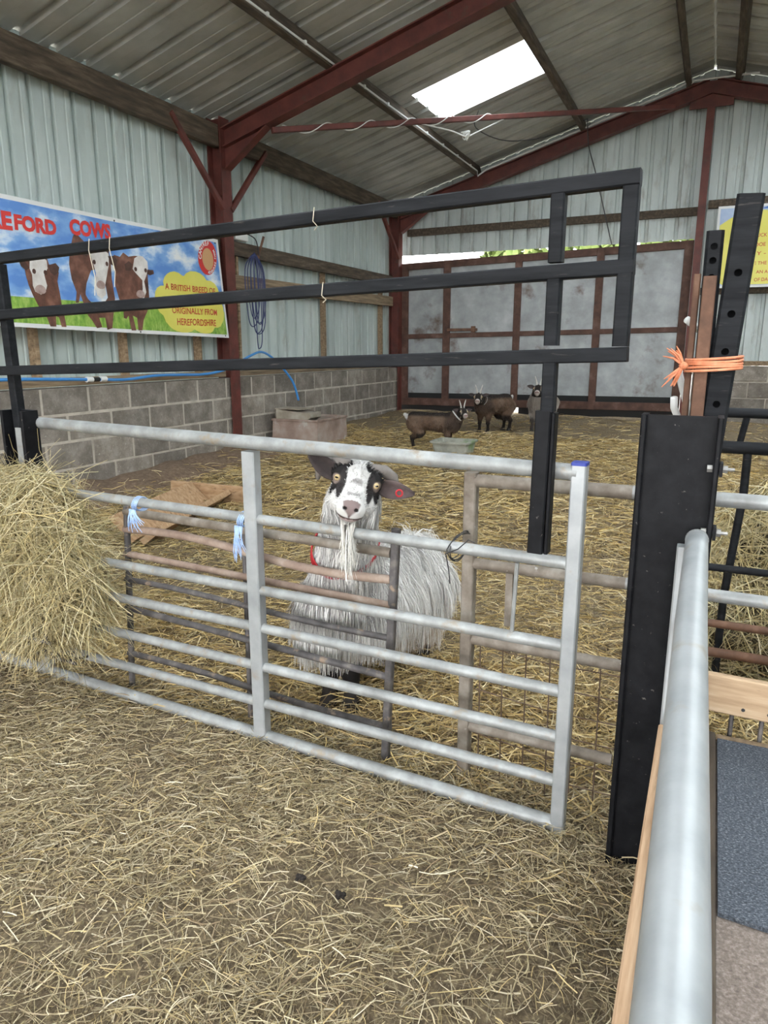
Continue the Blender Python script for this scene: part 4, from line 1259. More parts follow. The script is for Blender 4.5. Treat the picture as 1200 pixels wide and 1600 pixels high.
def wlen(p):
    f, u, r = head_local(p, whead)
    z = p[:, 2]
    L = np.where(z > .2, .10, .085) + .03 * band(p[:, 1], -.05, -.25)
    L = np.where(z < .155, np.where(p[:, 1] < -.12, .05 * band(z, .05, .14), .0), L)
    neck = (f > -.14) & (p[:, 1] > .22) & (z > .42)
    L = np.where(neck, .045, L)
    L = np.where((p[:, 1] > .08) & (z < .3), np.minimum(L, np.maximum(z - .185, .0) * 1.0 + .006), L)
    L = np.where((p[:, 1] > .08) & (z < .2), 0, L)
    hd = (f > -.03) & (f < .2) & (np.abs(r) < .085) & (u > -.12) & (u < .07)
    cheek = hd & (u < -.045) & (f < .1)
    face = hd & ~cheek
    L = np.where(cheek, .045, L)
    fl = np.where(f < .05, .016, .007)
    eye = np.minimum(np.sqrt((f - .0655) ** 2 + (r - .0435) ** 2 + u ** 2), np.sqrt((f - .0655) ** 2 + (r + .0435) ** 2 + u ** 2)) < .024
    fl = np.where(eye | (f > .142), 0, fl)
    L = np.where(face, fl, L)
    return L
def wdir(p, nr, dn):
    f, u, r = head_local(p, whead)
    hd = (f > -.03) & (f < .2) & (np.abs(r) < .085) & (u > -.045) & (u < .07)
    back = -whead['F'][None, :] + whead['R'][None, :] * np.sign(r)[:, None] * .5
    return np.where(hd[:, None], back, dn)
def wtip(p, c):
    m = len(p)
    hd = head_local(p, whead)
    face = (hd[0] > -.03) & (hd[0] < .2) & (np.abs(hd[2]) < .09) & (hd[1] > -.12)
    pale = RNG.uniform(0, 1, m)
    c = np.where((~face & (pale > .55))[:, None], np.array([.8, .78, .75]) * RNG.uniform(.85, 1.1, (m, 1)), c)
    grey = (~face) & (p[:, 1] > .12) & (p[:, 2] > .33) & (pale < .3)
    c = np.where(grey[:, None], np.array([.34, .32, .32]) * RNG.uniform(.8, 1.2, (m, 1)), c)
    tan = (~face) & (pale < .42) & ((p[:, 2] < .27) | (p[:, 1] < -.27))
    c = np.where(tan[:, None], np.array([.5, .4, .3]) * RNG.uniform(.7, 1.2, (m, 1)), c)
    return c
coat(wg, wv, wq, wt_, wW, whead, 42000, wlen, (.0016, .0036), 'long_hair', wtip, dir_fn=wdir)
# beard
hh = head_pts(whead, whead['size'])
nb_ = 700
s0 = RNG.uniform(-1, 1, nb_)
root = np.array([wW(hh(.118 + .02 * a, -.068 - .004 * b, .017 * c)) for a, b, c in zip(RNG.normal(0, .8, nb_), RNG.uniform(0, 1, nb_), s0)])
Lb = RNG.uniform(.07, .165, nb_) * (1 - .25 * np.abs(s0))
imr = rgt
P = [root]
fwd = V(toC[0], toC[1], 0) * .012
for k_, (dz, sp) in enumerate(((.3, .9), (.65, 1.0), (1.0, .35))):
    P.append(root + np.array([0, 0, -1.0]) * (Lb * dz)[:, None] + imr[None, :] * (s0 * .006 * sp)[:, None] + fwd * min(1, dz * 1.6) + RNG.normal(0, .0022 * (k_ + 1), (nb_, 3)))
P = np.stack(P, 1)
dark = (np.abs(s0) < .38) & (RNG.uniform(0, 1, nb_) < .6) & (Lb < .12)
colb = np.where(dark[:, None], np.array([.1, .085, .075]), np.array([.78, .75, .7])) * RNG.uniform(.75, 1.15, (nb_, 1))
v, q, c = strands(P, RNG.uniform(.0016, .003, nb_), np.full(nb_, .0008), np.clip(colb, .01, .92))
big_mesh('beard', v, q, 'hair', c, parent=wg, origin=WORLD[wg.name])
# red collar, lying low round the neck
ca, cb = V(0, .215, .36), np.array(whead['pos']) - whead['F'] * .01 - whead['U'] * .04
cc = ca + (cb - ca) * .48; ax_, s1_, u1_ = frame_of(cb - ca, (0, -1, .2))
ring = [cc + (s1_ * cos(a) * .088 + u1_ * sin(a) * .098) + ax_ * (.03 * sin(a)) for a in np.linspace(0, 2 * pi, 40)]
mb = MB()
for i in range(39):
    mb.bar(wW(ring[i]), wW(ring[i + 1]), .004, .02, up=wR @ ax_)
mb.build('collar', 'red', wg)
# red ear tag
et = wW(hh(.046, -.014, sgn * .105))
MB().tube([et + (rgt * cos(a) + upc * sin(a)) * .0085 + toC * .004 for a in np.linspace(0, 2 * pi, 18)], .0025, 6).build('ear_tag', 'red', wg)

# --- three smaller goats further back
def brown_colour(base, dark, light, legs, white=.0):
    def fn(P, head):
        c = np.tile(np.array(base, float), (len(P), 1)) * (1 + .16 * fnoise(P, 40)[:, None])
        z, y, x = P[:, 2], P[:, 1], P[:, 0]
        c = blend(c, band(fnoise(P, 11, 3), -.1, .7) * .6, light)
        c = blend(c, band(z, .385, .425) * (y < .22), dark)
        c = blend(c, band(y, .11, .2) * band(z, .2, .28) * .6, dark)
        c = blend(c, band(z, .215, .175) * (np.abs(y + .02) < .16), dark)
        c = blend(c, band(z, .2, .12), legs)
        c = blend(c, (y < -.31) * band(z, .35, .375), (.5, .48, .46))
        f, u, r = head_local(P, head)
        hd = ((f > -.04) & (f < .2) & (np.abs(r) < .08) & (u > -.11)).astype(float)
        c = blend(c, hd, (.02, .016, .014))
        c = blend(c, hd * band(f, .125, .138), (.42, .36, .33))
        c = blend(c, hd * band(np.abs(np.abs(r) - .04), .008, .003) * (f > .05) * (f < .1) * .6, (.4, .33, .26))
        c = blend(c, (f > .156) * (u > -.025) * hd, (.2, .13, .12))
        return np.clip(c, .008, .9)
    return fn
def small_goat(loc, fwd, scale, hp, look, label, colour, coat_len, ears, opts, horn, hsize=1.0, hairn=9000, light_hair=None):
    yaw = atan2(-fwd[0], fwd[1])
    c, s = cos(yaw), sin(yaw); R3 = np.array([[c, -s, 0], [s, c, 0], [0, 0, 1]])
    lw = R3.T @ unit(look)
    F, U, R = head_frame(lw, V(0, 0, 1))
    head = dict(pos=V(*hp), F=F, U=U, R=R, size=hsize)
    t, vs, qs, tint, toW, Rm = goat('goat', np.array(loc), yaw, scale, head, colour, label, opts, .013, .0065)
    goat_bits(t, head, toW, Rm, scale, 'horn_pale', (horn, horn), [.010, .0095, .008, .006, .003], (ears, ears), .085, ('ear_black', 'ear_black'), opts, .010)
    def lf(p):
        f, u, r = head_local(p, head)
        hd = (f > -.04) & (f < .2) & (np.abs(r) < .08) & (u > -.11)
        return np.where(hd | (p[:, 2] < .12), 0, coat_len)
    coat(t, vs, qs, tint, toW, head, hairn, lf, (.003, .006), 'coat', light_hair, lie=.8)
    return t, head, toW, Rm
def look_at(p, q): return unit(V(*q) - V(*p))
hornp = [(.012, .022, .018), (.0, .05, .022), (-.012, .08, .03), (-.02, .105, .038), (-.03, .125, .046)]
brown = brown_colour((.12, .075, .05), (.022, .017, .015), (.18, .125, .09), (.02, .015, .013))
o1 = dict(slim=.038, hind_dy=(-.01, .03), front_dy=(0, .02))
g1, h1, W1, R1 = small_goat((-2.66, 7.1, .095), (.97, .1), .88, (0, .35, .485), (.62, -.76, -.28), 'brown goat with pale horns and a pale collar standing behind the feed tub', brown, .02, (.95, .05, .0), o1, hornp, .92)
ca, cb = V(0, .2, .33), np.array(h1['pos']) - h1['F'] * .01 - h1['U'] * .035
cc = ca + (cb - ca) * .66; ax_, s1_, u1_ = frame_of(cb - ca)
MB().tube([W1(cc + s1_ * cos(a) * .076 + u1_ * sin(a) * .08) for a in np.linspace(0, 2 * pi, 30)], .007, 6).build('collar', 'white_strap', g1)
o2 = dict(slim=.036, hind_dy=(.02, -.03), front_dy=(0, .015))
g2, h2, W2, R2 = small_goat((-2.43, 8.62, .135), (-.36, -.93), 1.02, (-.02, .33, .455), (.16, -.95, -.28), 'brown goat with black legs standing by the back door facing the camera', brown, .02, (.95, .2, -.05), o2, hornp, .95)
ca, cb = V(0, .2, .33), np.array(h2['pos']) - h2['F'] * .01 - h2['U'] * .035
cc = ca + (cb - ca) * .6; ax_, s1_, u1_ = frame_of(cb - ca)
MB().tube([W2(cc + s1_ * cos(a) * .08 + u1_ * sin(a) * .084) for a in np.linspace(0, 2 * pi, 30)], .004, 6).build('collar', 'bolt', g2)
grey = brown_colour((.34, .29, .24), (.2, .17, .15), (.46, .42, .38), (.05, .04, .035))
g3, h3, W3, R3_ = small_goat((-1.93, 9.05, .15), (-.02, -.99), 1.08, (-.03, .34, .50), (.1, -.98, -.22), 'pale shaggy goat mostly hidden behind the black frame leg', grey, .05, (.95, .2, -.05), o2, hornp, .95)

# ------------------------------------------------------------------ printed banners
def text_mesh(body, bold=.02):
    cu = bpy.data.curves.new('lettering', 'FONT'); cu.body = body; cu.offset = bold; cu.resolution_u = 3
    ob = bpy.data.objects.new('lettering', cu); COL.objects.link(ob)
    dg = bpy.context.evaluated_depsgraph_get(); dg.update()
    me = ob.evaluated_get(dg).to_mesh()
    vs = np.array([v.co[:] for v in me.vertices]); fs = [tuple(p.vertices) for p in me.polygons]
    ob.evaluated_get(dg).to_mesh_clear()
    bpy.data.objects.remove(ob); bpy.data.curves.remove(cu)
    return vs, fs
def lettering(body, box, fn, mat, parent, skew=0.0, bold=.025, name='lettering', wobble=.0):
    """fit text into box (u0, u1, v0, v1); fn(u, v) -> 3d"""
    vs, fs = text_mesh(body, bold)
    lo, hi = vs.min(0), vs.max(0); u0, u1, v0, v1 = box
    pts = []
    for p in vs:
        a = (p[0] - lo[0]) / (hi[0] - lo[0]); b = (p[1] - lo[1]) / max(hi[1] - lo[1], 1e-6)
        pts.append(fn(u0 + a * (u1 - u0), v0 + b * (v1 - v0) + skew * a + wobble * sin(a * 17)))
    mb = MB(); mb.add(pts, fs)
    return mb.build(name, mat, parent)
def picture_mat(name, horizon):
    m, nt, b = mat_new(name)
    tc = nt.nodes.new('ShaderNodeTexCoord')
    sp = nt.nodes.new('ShaderNodeSeparateXYZ'); nt.links.new(tc.outputs['Object'], sp.inputs[0])
    n = noise_node(nt, 3.2, 7, .55, (1, 1, 1.9))
    sky = ramp(nt, [(0.4, (.1, .25, .62)), (0.52, (.2, .38, .7)), (0.6, (.55, .66, .8)), (0.68, (.8, .82, .84))])
    nt.links.new(n.outputs[0], sky.inputs[0])
    n2 = noise_node(nt, 26, 8, .7, (1, 1, .4), seed=2)
    gr = ramp(nt, [(0.35, (.1, .24, .03)), (0.5, (.24, .42, .06)), (0.68, (.45, .58, .16))])
    nt.links.new(n2.outputs[0], gr.inputs[0])
    st = nt.nodes.new('ShaderNodeMath'); st.operation = 'GREATER_THAN'
    nt.links.new(sp.outputs[2], st.inputs[0]); st.inputs[1].default_value = horizon
    col = mixc(nt, st.outputs[0], gr.outputs[0], sky.outputs[0])
    nt.links.new(col, b.inputs['Base Color']); b.inputs['Roughness'].default_value = .45
    return m
M['banner_pic'] = picture_mat('printed_field_and_sky', -.21)
M['banner_white'] = mat_plain('banner_border', (.72, .72, .72), .5)
M['print_red'] = mat_plain('print_red', (.62, .035, .03), .5)
M['print_red2'] = mat_plain('print_dull_red', (.52, .06, .03), .5)
M['print_yellow'] = mat_mottle('print_yellow', [(.3, (.68, .62, .09)), (.7, (.76, .7, .16))], 2, .5, bumps=0)
M['print_cow'] = mat_mottle('print_cow_brown', [(.3, (.055, .02, .013)), (.5, (.14, .055, .035)), (.7, (.26, .12, .08))], 9, .5, bumps=0)
M['print_cow_dark'] = mat_mottle('print_cow_dark', [(.3, (.035, .014, .01)), (.7, (.1, .045, .03))], 9, .5, bumps=0)
M['print_face'] = mat_mottle('print_cow_white', [(.3, (.55, .5, .47)), (.7, (.78, .75, .72))], 12, .5, bumps=0)
M['print_nose'] = mat_mottle('print_cow_nose', [(.3, (.3, .2, .18)), (.7, (.5, .38, .35))], 20, .5, bumps=0)
M['print_tan'] = mat_plain('print_tan', (.6, .34, .16), .5)
M['print_white'] = mat_plain('print_white', (.8, .8, .8), .5)
M['print_skyblue'] = mat_mottle('print_pale_blue', [(.3, (.25, .36, .62)), (.7, (.5, .58, .7))], 3, .5, bumps=0)
M['print_blue'] = mat_plain('print_blue', (.05, .16, .5), .5)

BX = -4.455
def ripple(y, z): return .006 * sin(y * 4.3 + z * 2) + .004 * sin(y * 9.1)
def onwall(layer):
    return lambda y, z, d=0: (BX + ripple(y, z) + layer * .0022 + d, y, z)
ban = thing('wall_banner', (BX, 4.3, 1.71), 'wide printed banner of three brown and white cows on the left wall', 'banner')
def bn_edge(y): return (1.296 + (y - 3.5) * -.019, 2.157 + (y - 3.5) * .004)
def banner_sheet(y0, y1, inset, layer, mat, name):
    n = 60; vs, fs = [], []
    for i in range(n + 1):
        y = y0 + (y1 - y0) * i / n
        b, t = bn_edge(y)
        for j in range(5):
            f = j / 4
            yy = y + (.10 if i == n else .10 * i / n) * (1 - f) * (i / n) ** 6
            vs.append(onwall(layer)(yy, b + inset + (t - b - 2 * inset) * f))
    for i in range(n):
        for j in range(4): fs.append((i * 5 + j, (i + 1) * 5 + j, (i + 1) * 5 + j + 1, i * 5 + j + 1))
    mb = MB(); mb.add(vs, fs)
    o = mb.build(name, mat, ban)
    return o
bs = banner_sheet(2.45, 5.93, 0, 0, 'banner_white', 'sheet')
sm = bs.modifiers.new('thickness', 'SOLIDIFY'); sm.thickness = .0015; sm.offset = -1
banner_sheet(2.48, 5.90, .03, 1, 'banner_pic', 'printed_picture')
def printed(name, pts, layer, mat, parent=ban, fn=None):
    mb = MB(); f = (fn or onwall)(layer)
    n = len(pts); c = np.mean(np.array(pts), axis=0)
    mb.add([f(a, b) for a, b in pts], [tuple(range(n))])
    o = mb.build(name, mat, parent)
    import bmesh
    bm = bmesh.new(); bm.from_mesh(o.data); bmesh.ops.triangulate(bm, faces=bm.faces[:]); bm.to_mesh(o.data); bm.free()
    return o
cows = [
 ([(3.699, 1.727), (3.746, 1.781), (3.80, 1.80), (3.87, 1.80), (3.905, 1.775), (3.914, 1.742), (3.975, 1.72), (3.996, 1.69), (3.976, 1.628), (3.988, 1.539), (3.996, 1.448), (4.009, 1.385), (4.019, 1.305), (3.976, 1.305), (3.96, 1.372), (3.932, 1.38), (3.928, 1.305), (3.875, 1.305), (3.855, 1.361), (3.8, 1.423), (3.749, 1.516), (3.723, 1.579), (3.706, 1.65)],
  [(3.749, 1.751), (3.80, 1.785), (3.86, 1.785), (3.895, 1.765), (3.897, 1.711), (3.862, 1.663), (3.878, 1.591), (3.862, 1.553), (3.818, 1.525), (3.77, 1.542), (3.754, 1.582), (3.757, 1.654), (3.741, 1.696)],
  [[(3.655, 1.745), (3.70, 1.75), (3.741, 1.70), (3.71, 1.679), (3.672, 1.705)], [(3.9, 1.733), (3.972, 1.755), (4.002, 1.728), (3.988, 1.689), (3.951, 1.668), (3.92, 1.683)]], (3.815, 1.56), (3.775, 3.872, 1.68)),
 ([(4.158, 1.963), (4.18, 1.99), (4.213, 1.974), (4.263, 1.939), (4.305, 1.90), (4.403, 1.917), (4.511, 1.906), (4.522, 1.802), (4.52, 1.688), (4.537, 1.541), (4.505, 1.423), (4.475, 1.306), (4.417, 1.293), (4.406, 1.386), (4.34, 1.383), (4.364, 1.312), (4.308, 1.303), (4.263, 1.364), (4.231, 1.395), (4.205, 1.458), (4.175, 1.551), (4.153, 1.487), (4.123, 1.485), (4.142, 1.564), (4.108, 1.654), (4.097, 1.76), (4.113, 1.852)],
  [(4.302, 1.866), (4.35, 1.89), (4.401, 1.9), (4.46, 1.9), (4.506, 1.88), (4.499, 1.8), (4.467, 1.716), (4.435, 1.632), (4.439, 1.568), (4.39, 1.529), (4.339, 1.553), (4.326, 1.624), (4.348, 1.721), (4.326, 1.798)],
  [[(4.24, 1.90), (4.29, 1.90), (4.305, 1.86), (4.27, 1.83), (4.235, 1.85)], [(4.495, 1.86), (4.56, 1.87), (4.60, 1.84), (4.57, 1.79), (4.52, 1.80)]], (4.388, 1.635), (4.34, 4.475, 1.80)),
 ([(4.555, 1.842), (4.564, 1.879), (4.632, 1.871), (4.671, 1.908), (4.726, 1.882), (4.787, 1.895), (4.86, 1.9), (4.909, 1.866), (4.926, 1.79), (4.924, 1.721), (4.927, 1.564), (4.895, 1.457), (4.844, 1.384), (4.821, 1.297), (4.776, 1.296), (4.771, 1.399), (4.724, 1.415), (4.751, 1.295), (4.697, 1.294), (4.675, 1.413), (4.648, 1.386), (4.618, 1.393), (4.623, 1.478), (4.583, 1.543), (4.553, 1.641), (4.557, 1.757)],
  [(4.786, 1.875), (4.83, 1.9), (4.88, 1.9), (4.929, 1.863), (4.931, 1.791), (4.878, 1.7), (4.894, 1.614), (4.863, 1.56), (4.8, 1.553), (4.761, 1.597), (4.771, 1.691), (4.749, 1.757)],
  [[(4.757, 1.825), (4.723, 1.847), (4.673, 1.817), (4.679, 1.768), (4.739, 1.773)], [(4.922, 1.799), (4.991, 1.8), (4.996, 1.771), (4.948, 1.754), (4.913, 1.763)]], (4.826, 1.595), (4.79, 4.90, 1.79))]
for body, face, ears, nose, eyes in cows:
    cb_ = printed('printed_cow', body, 2, 'print_cow')
    printed('cow_face', face, 3, 'print_face', cb_)
    for e in ears: printed('cow_ear', e, 3.4, 'print_cow_dark', cb_)
    printed('cow_nose', [(nose[0] + .048 * cos(a) * (1 - .15 * sin(a)), nose[1] + .032 * sin(a)) for a in np.linspace(0, 2 * pi, 15)[:-1]], 4, 'print_nose', cb_)
    for ey in eyes[:2]:
        printed('cow_eye', [(ey + .016 * cos(a), eyes[2] + .018 * sin(a)) for a in np.linspace(0, 2 * pi, 11)[:-1]], 4, 'print_cow_dark', cb_)
lettering('HERE', (3.27, 3.638, 1.925, 2.045), onwall(3), 'print_red', ban, .006, .05)
lettering('FORD', (3.655, 4.013, 1.938, 2.043), onwall(3), 'print_red', ban, .01, .05)
lettering('COWS', (4.135, 4.548, 1.972, 2.088), onwall(3), 'print_red', ban, .016, .05)
cloud = [(4.994, 1.586), (5.0, 1.625), (5.027, 1.66), (5.07, 1.68), (5.111, 1.683), (5.105, 1.72), (5.13, 1.76), (5.16, 1.785), (5.204, 1.805), (5.26, 1.815), (5.317, 1.808), (5.36, 1.79), (5.386, 1.786), (5.42, 1.815), (5.479, 1.837), (5.55, 1.84), (5.614, 1.830), (5.67, 1.805), (5.702, 1.775), (5.77, 1.775), (5.828, 1.756), (5.875, 1.72), (5.898, 1.681), (5.895, 1.645), (5.875, 1.62), (5.93, 1.585), (5.955, 1.544), (5.962, 1.48), (5.95, 1.42), (5.893, 1.359), (5.84, 1.343), (5.792, 1.346), (5.76, 1.31), (5.722, 1.292), (5.65, 1.285), (5.579, 1.29), (5.53, 1.305), (5.49, 1.319), (5.45, 1.3), (5.396, 1.29), (5.32, 1.29), (5.252, 1.3), (5.20, 1.315), (5.158, 1.339), (5.11, 1.38), (5.085, 1.429), (5.04, 1.455), (5.011, 1.489), (5.0, 1.53)]
printed('yellow_cloud', cloud, 2.5, 'print_yellow')
for body, bx in (('A BRITISH BREED OF', (5.124, 5.83, 1.652, 1.706)), ('BEEF CATTLE', (5.28, 5.68, 1.555, 1.609)), ('ORIGINALLY FROM', (5.20, 5.838, 1.453, 1.509)), ('HEREFORDSHIRE', (5.26, 5.812, 1.352, 1.413))):
    lettering(body, bx, onwall(3.5), 'print_red2', ban, .006, .012, wobble=.002)
lc = (5.745, 1.98)
lg = printed('round_logo', [(lc[0] + .145 * cos(a) + .02 * sin(a), lc[1] + .155 * sin(a)) for a in np.linspace(0, 2 * pi, 33)[:-1]], 2.7, 'print_red')
printed('logo_centre', [(lc[0] + .0 + .088 * cos(a), lc[1] - .012 + .1 * sin(a)) for a in np.linspace(0, 2 * pi, 25)[:-1]], 3.4, 'print_tan', lg)
def arc_text(word, c, rx, rz, a0, a1, size, fn, mat, parent, flip=False):
    allv, allf = [], []
    for i, ch in enumerate(word):
        if ch == ' ': continue
        a = a0 + (a1 - a0) * (i + .5) / len(word)
        vs, fs = text_mesh(ch, .02); vs = vs - (vs.max(0) + vs.min(0)) / 2
        rot = a - pi / 2 if not flip else a + pi / 2
        n0 = len(allv)
        for p in vs:
            x, z = p[0] * size, p[1] * size
            allv.append(fn(c[0] + rx * cos(a) + x * cos(rot) - z * sin(rot), c[1] + rz * sin(a) + x * sin(rot) + z * cos(rot)))
        allf += [tuple(i_ + n0 for i_ in f) for f in fs]
    mb = MB(); mb.add(allv, allf)
    return mb.build('lettering', mat, parent)
arc_text('CANTREF', lc, .118, .13, radians(190), radians(75), .055, onwall(3.8), 'print_white', lg)
arc_text('ADVENTURE FARM', lc, .118, .13, radians(-95), radians(38), .036, onwall(3.8), 'print_white', lg, True)
for (y, z) in ((5.88, 2.13), (5.97, 1.27), (4.6, 2.14), (4.8, 1.285)):
    MB().ball((BX + ripple(y, z) + .004, y, z), (.003, .008, .008), 8, 5).build('eyelet', 'wire', ban)

B2Y = 10.46
b2 = thing('yellow_banner', (.6, B2Y, 2.4), 'yellow printed banner with red lettering on the back wall at the right edge', 'banner')
def onback(layer): return lambda x, z, d=0: (x, B2Y + .004 * sin(x * 5) - layer * .0022 - d, z)
def back_sheet(name, x0, x1, z0, z1, layer, mat):
    mb = MB(); n = 24
    vs = [onback(layer)(x0 + (x1 - x0) * i / n, z) for i in range(n + 1) for z in (z0, z1)]
    mb.add(vs, [(2 * i, 2 * i + 2, 2 * i + 3, 2 * i + 1) for i in range(n)])
    return mb.build(name, mat, b2)
s2 = back_sheet('sheet', -.135, 2.4, 1.90, 2.885, 0, 'banner_white')
back_sheet('printed_picture', -.105, 2.37, 1.93, 2.855, 1, 'print_skyblue')
printed('yellow_cloud', [(-.10, 2.0), (-.10, 2.66), (.02, 2.74), (.18, 2.80), (.34, 2.815), (.6, 2.80), (1.6, 2.78), (2.1, 2.7), (2.2, 2.3), (2.1, 1.95), (.5, 1.935), (.0, 1.935)], 2, 'print_yellow', b2, onback)
printed('blue_corner', [(.36, 2.83), (.42, 2.852), (1.2, 2.852), (1.2, 2.815), (.7, 2.815)], 2.2, 'print_blue', b2, onback)
lg2 = printed('round_logo', [(.2 + .15 * cos(a), 2.62 + .18 * sin(a)) for a in np.linspace(0, 2 * pi, 29)[:-1]], 2.6, 'print_red', b2, onback)
printed('logo_centre', [(.21 + .09 * cos(a), 2.61 + .115 * sin(a)) for a in np.linspace(0, 2 * pi, 25)[:-1]], 3.2, 'print_tan', lg2, onback)
arc_text('CANTREF', (.2, 2.62), .12, .15, radians(190), radians(75), .055, onback(3.6), 'print_white', lg2)
for body, bx in (('BUCK', (.305, .447, 2.497, 2.541)), ('DOE', (.325, .442, 2.386, 2.431)), ('Y -', (.35, .455, 2.282, 2.325)), ('E THE', (.335, .476, 2.167, 2.207)), ('S AN A', (.33, .50, 2.062, 2.102)), ('OF DA', (.355, .51, 1.968, 2.01))):
    lettering(body, bx, onback(3), 'print_red2', b2, .002, .012)

# ------------------------------------------------------------------ blue water pipe, drinking trough
def spline(pts, n=8):
    pts = [np.array(p, float) for p in pts]; out = []
    for i in range(len(pts) - 1):
        p0, p1, p2, p3 = pts[max(i - 1, 0)], pts[i], pts[i + 1], pts[min(i + 2, len(pts) - 1)]
        for t in np.linspace(0, 1, n, endpoint=False):
            out.append(.5 * (2 * p1 + (p2 - p0) * t + (2 * p0 - 5 * p1 + 4 * p2 - p3) * t * t + (3 * p1 - p0 - 3 * p2 + p3) * t ** 3))
    out.append(pts[-1]); return out
wp = thing('water_pipe', (-4.46, 4.3, .92), 'blue plastic water pipe running along the block wall to the drinking trough', 'pipe')
px_ = -4.46
MB().tube(spline([(px_, 1.5, .93), (px_, 3.0, .935), (px_, 3.5, .936), (px_, 4.0, .918), (px_, 4.27, .907), (px_, 4.6, .895), (px_, 4.95, .915), (px_, 5.3, .91), (px_, 5.6, .905), (px_ + .04, 5.85, .935), (px_ + .08, 6.05, 1.0), (px_ + .09, 6.25, 1.07), (px_ + .07, 6.48, 1.11), (px_ + .05, 6.70, 1.06), (px_ + .06, 6.92, .93), (px_ + .08, 7.1, .76), (px_ + .1, 7.17, .56)]), .013, 10).build('blue_tube', 'blue_pipe', wp, smooth='all')
for y in (4.2, 4.34):
    MB().tube([(px_, y - .03, .910), (px_, y + .03, .908)], .022, 12).build('pipe_coupling', 'white_pl', wp, smooth=True)
MB().tube([(px_, 4.235, .909), (px_, 4.30, .908)], .017, 12).build('coupling_centre', 'skirt', wp, smooth=True)

tr = thing('water_trough', (-4.12, 7.0, .08), 'dusty pink concrete drinking trough with a float box against the block wall', 'trough')
def trough_shell(mb, x0, x1, y0, y1, z0, z1, t, splay):
    o = [(x0 + splay, y0 + splay), (x1 - splay, y0 + splay), (x1 - splay, y1 - splay), (x0 + splay, y1 - splay)]
    a = [(x0, y0), (x1, y0), (x1, y1), (x0, y1)]
    i1 = [(x0 + t, y0 + t), (x1 - t, y0 + t), (x1 - t, y1 - t), (x0 + t, y1 - t)]
    vs = [(*p, z0) for p in o] + [(*p, z1) for p in a] + [(*p, z1) for p in i1] + [(*p, z0 + t) for p in i1]
    fs = [(3, 2, 1, 0)] + [(k, (k + 1) % 4, 4 + (k + 1) % 4, 4 + k) for k in range(4)] + [(4 + k, 4 + (k + 1) % 4, 8 + (k + 1) % 4, 8 + k) for k in range(4)] + [(8 + k, 8 + (k + 1) % 4, 12 + (k + 1) % 4, 12 + k) for k in range(4)] + [(12, 13, 14, 15)]
    return mb.add(vs, fs)
def rim(mb, x0, x1, y0, y1, z, w, h):
    mb.box((x0 - w, y0 - w, z - h), (x1 + w, y0 + .012, z), .004); mb.box((x0 - w, y1 - .012, z - h), (x1 + w, y1 + w, z), .004)
    mb.box((x0 - w, y0 + .012, z - h), (x0 + .012, y1 - .012, z), .004); mb.box((x1 - .012, y0 + .012, z - h), (x1 + w, y1 - .012, z), .004)
    return mb
trough_shell(MB(), -4.44, -3.87, 6.74, 7.42, .06, .37, .03, -.012).build('basin', 'fibre', tr)
rim(MB(), -4.44, -3.87, 6.74, 7.42, .385, .012, .025).build('rim', 'fibre', tr)
mb = MB(); mb.poly([(-4.42, .36), (-4.04, .36), (-3.98, .40), (-3.98, .455), (-4.08, .455), (-4.42, .485)], lambda a, b, d: (a, 6.78 + d, b), .24)
mb.build('float_box', 'fibre_grey', tr)
MB().box((-4.43, 6.77, .485), (-4.1, 7.03, .497), .003).build('float_lid', 'fibre_grey', tr)

# ------------------------------------------------------------------ wooden feed trough on the floor
ft = thing('feed_trough', (-3.2, 3.8, .0), 'V-shaped wooden feed trough lying on the straw by the block wall', 'trough')
A_, B_ = V(-3.0, 3.07, 0), V(-3.29, 4.14, 0)
ax_ = unit(B_ - A_); sx_ = unit(np.cross(ax_, (0, 0, 1)))   # right-hand side
def plank(p, q, up, w, t, name, mat='timber_trough'):
    MB().bar(p, q, t, w, up=up, ch=.003).build(name, mat, ft)
plank(A_ - sx_ * .09 + V(0, 0, .11), B_ - sx_ * .09 + V(0, 0, .11), -sx_ * .75 + V(0, 0, .8), .2, .025, 'side_board')
plank(A_ + sx_ * .09 + V(0, 0, .08), B_ + sx_ * .09 + V(0, 0, .08), sx_ * .8 + V(0, 0, .6), .15, .04, 'side_board')
plank(B_ + ax_ * .025 - sx_ * .32 + V(0, 0, .11), B_ + ax_ * .025 + sx_ * .33 + V(0, 0, .075), (0, 0, 1), .16, .03, 'end_board')
plank(A_ + ax_ * .2 - sx_ * .06 + V(0, 0, .03), A_ + ax_ * .2 + sx_ * .07 + V(0, 0, .03), (0, 0, 1), .05, .03, 'bottom_batten')

# ------------------------------------------------------------------ grey feed tub
tb = thing('feed_tub', (-2.33, 6.83, .09), 'grey plastic feed tub in front of the brown goat', 'tub')
def rounded(cx, cy, hx, hy, r, n=5):
    out = []
    for qx, qy, a0 in ((1, 1, 0), (-1, 1, pi / 2), (-1, -1, pi), (1, -1, 3 * pi / 2)):
        for k in range(n):
            a = a0 + pi / 2 * k / (n - 1); out.append((cx + qx * (hx - r) + r * cos(a), cy + qy * (hy - r) + r * sin(a)))
    return out
def ring_stack(levels, name, mat, parent, close=True):
    mb = MB(); n = len(levels[0][0]); vs = []
    for pts, z in levels: vs += [(x, y, z) for x, y in pts]
    fs = [(l * n + k, l * n + (k + 1) % n, (l + 1) * n + (k + 1) % n, (l + 1) * n + k) for l in range(len(levels) - 1) for k in range(n)]
    fs += [tuple(range(n - 1, -1, -1)), tuple((len(levels) - 1) * n + k for k in range(n))]
    mb.add(vs, fs); return mb.build(name, mat, parent)
cx, cy = -2.33, 6.83
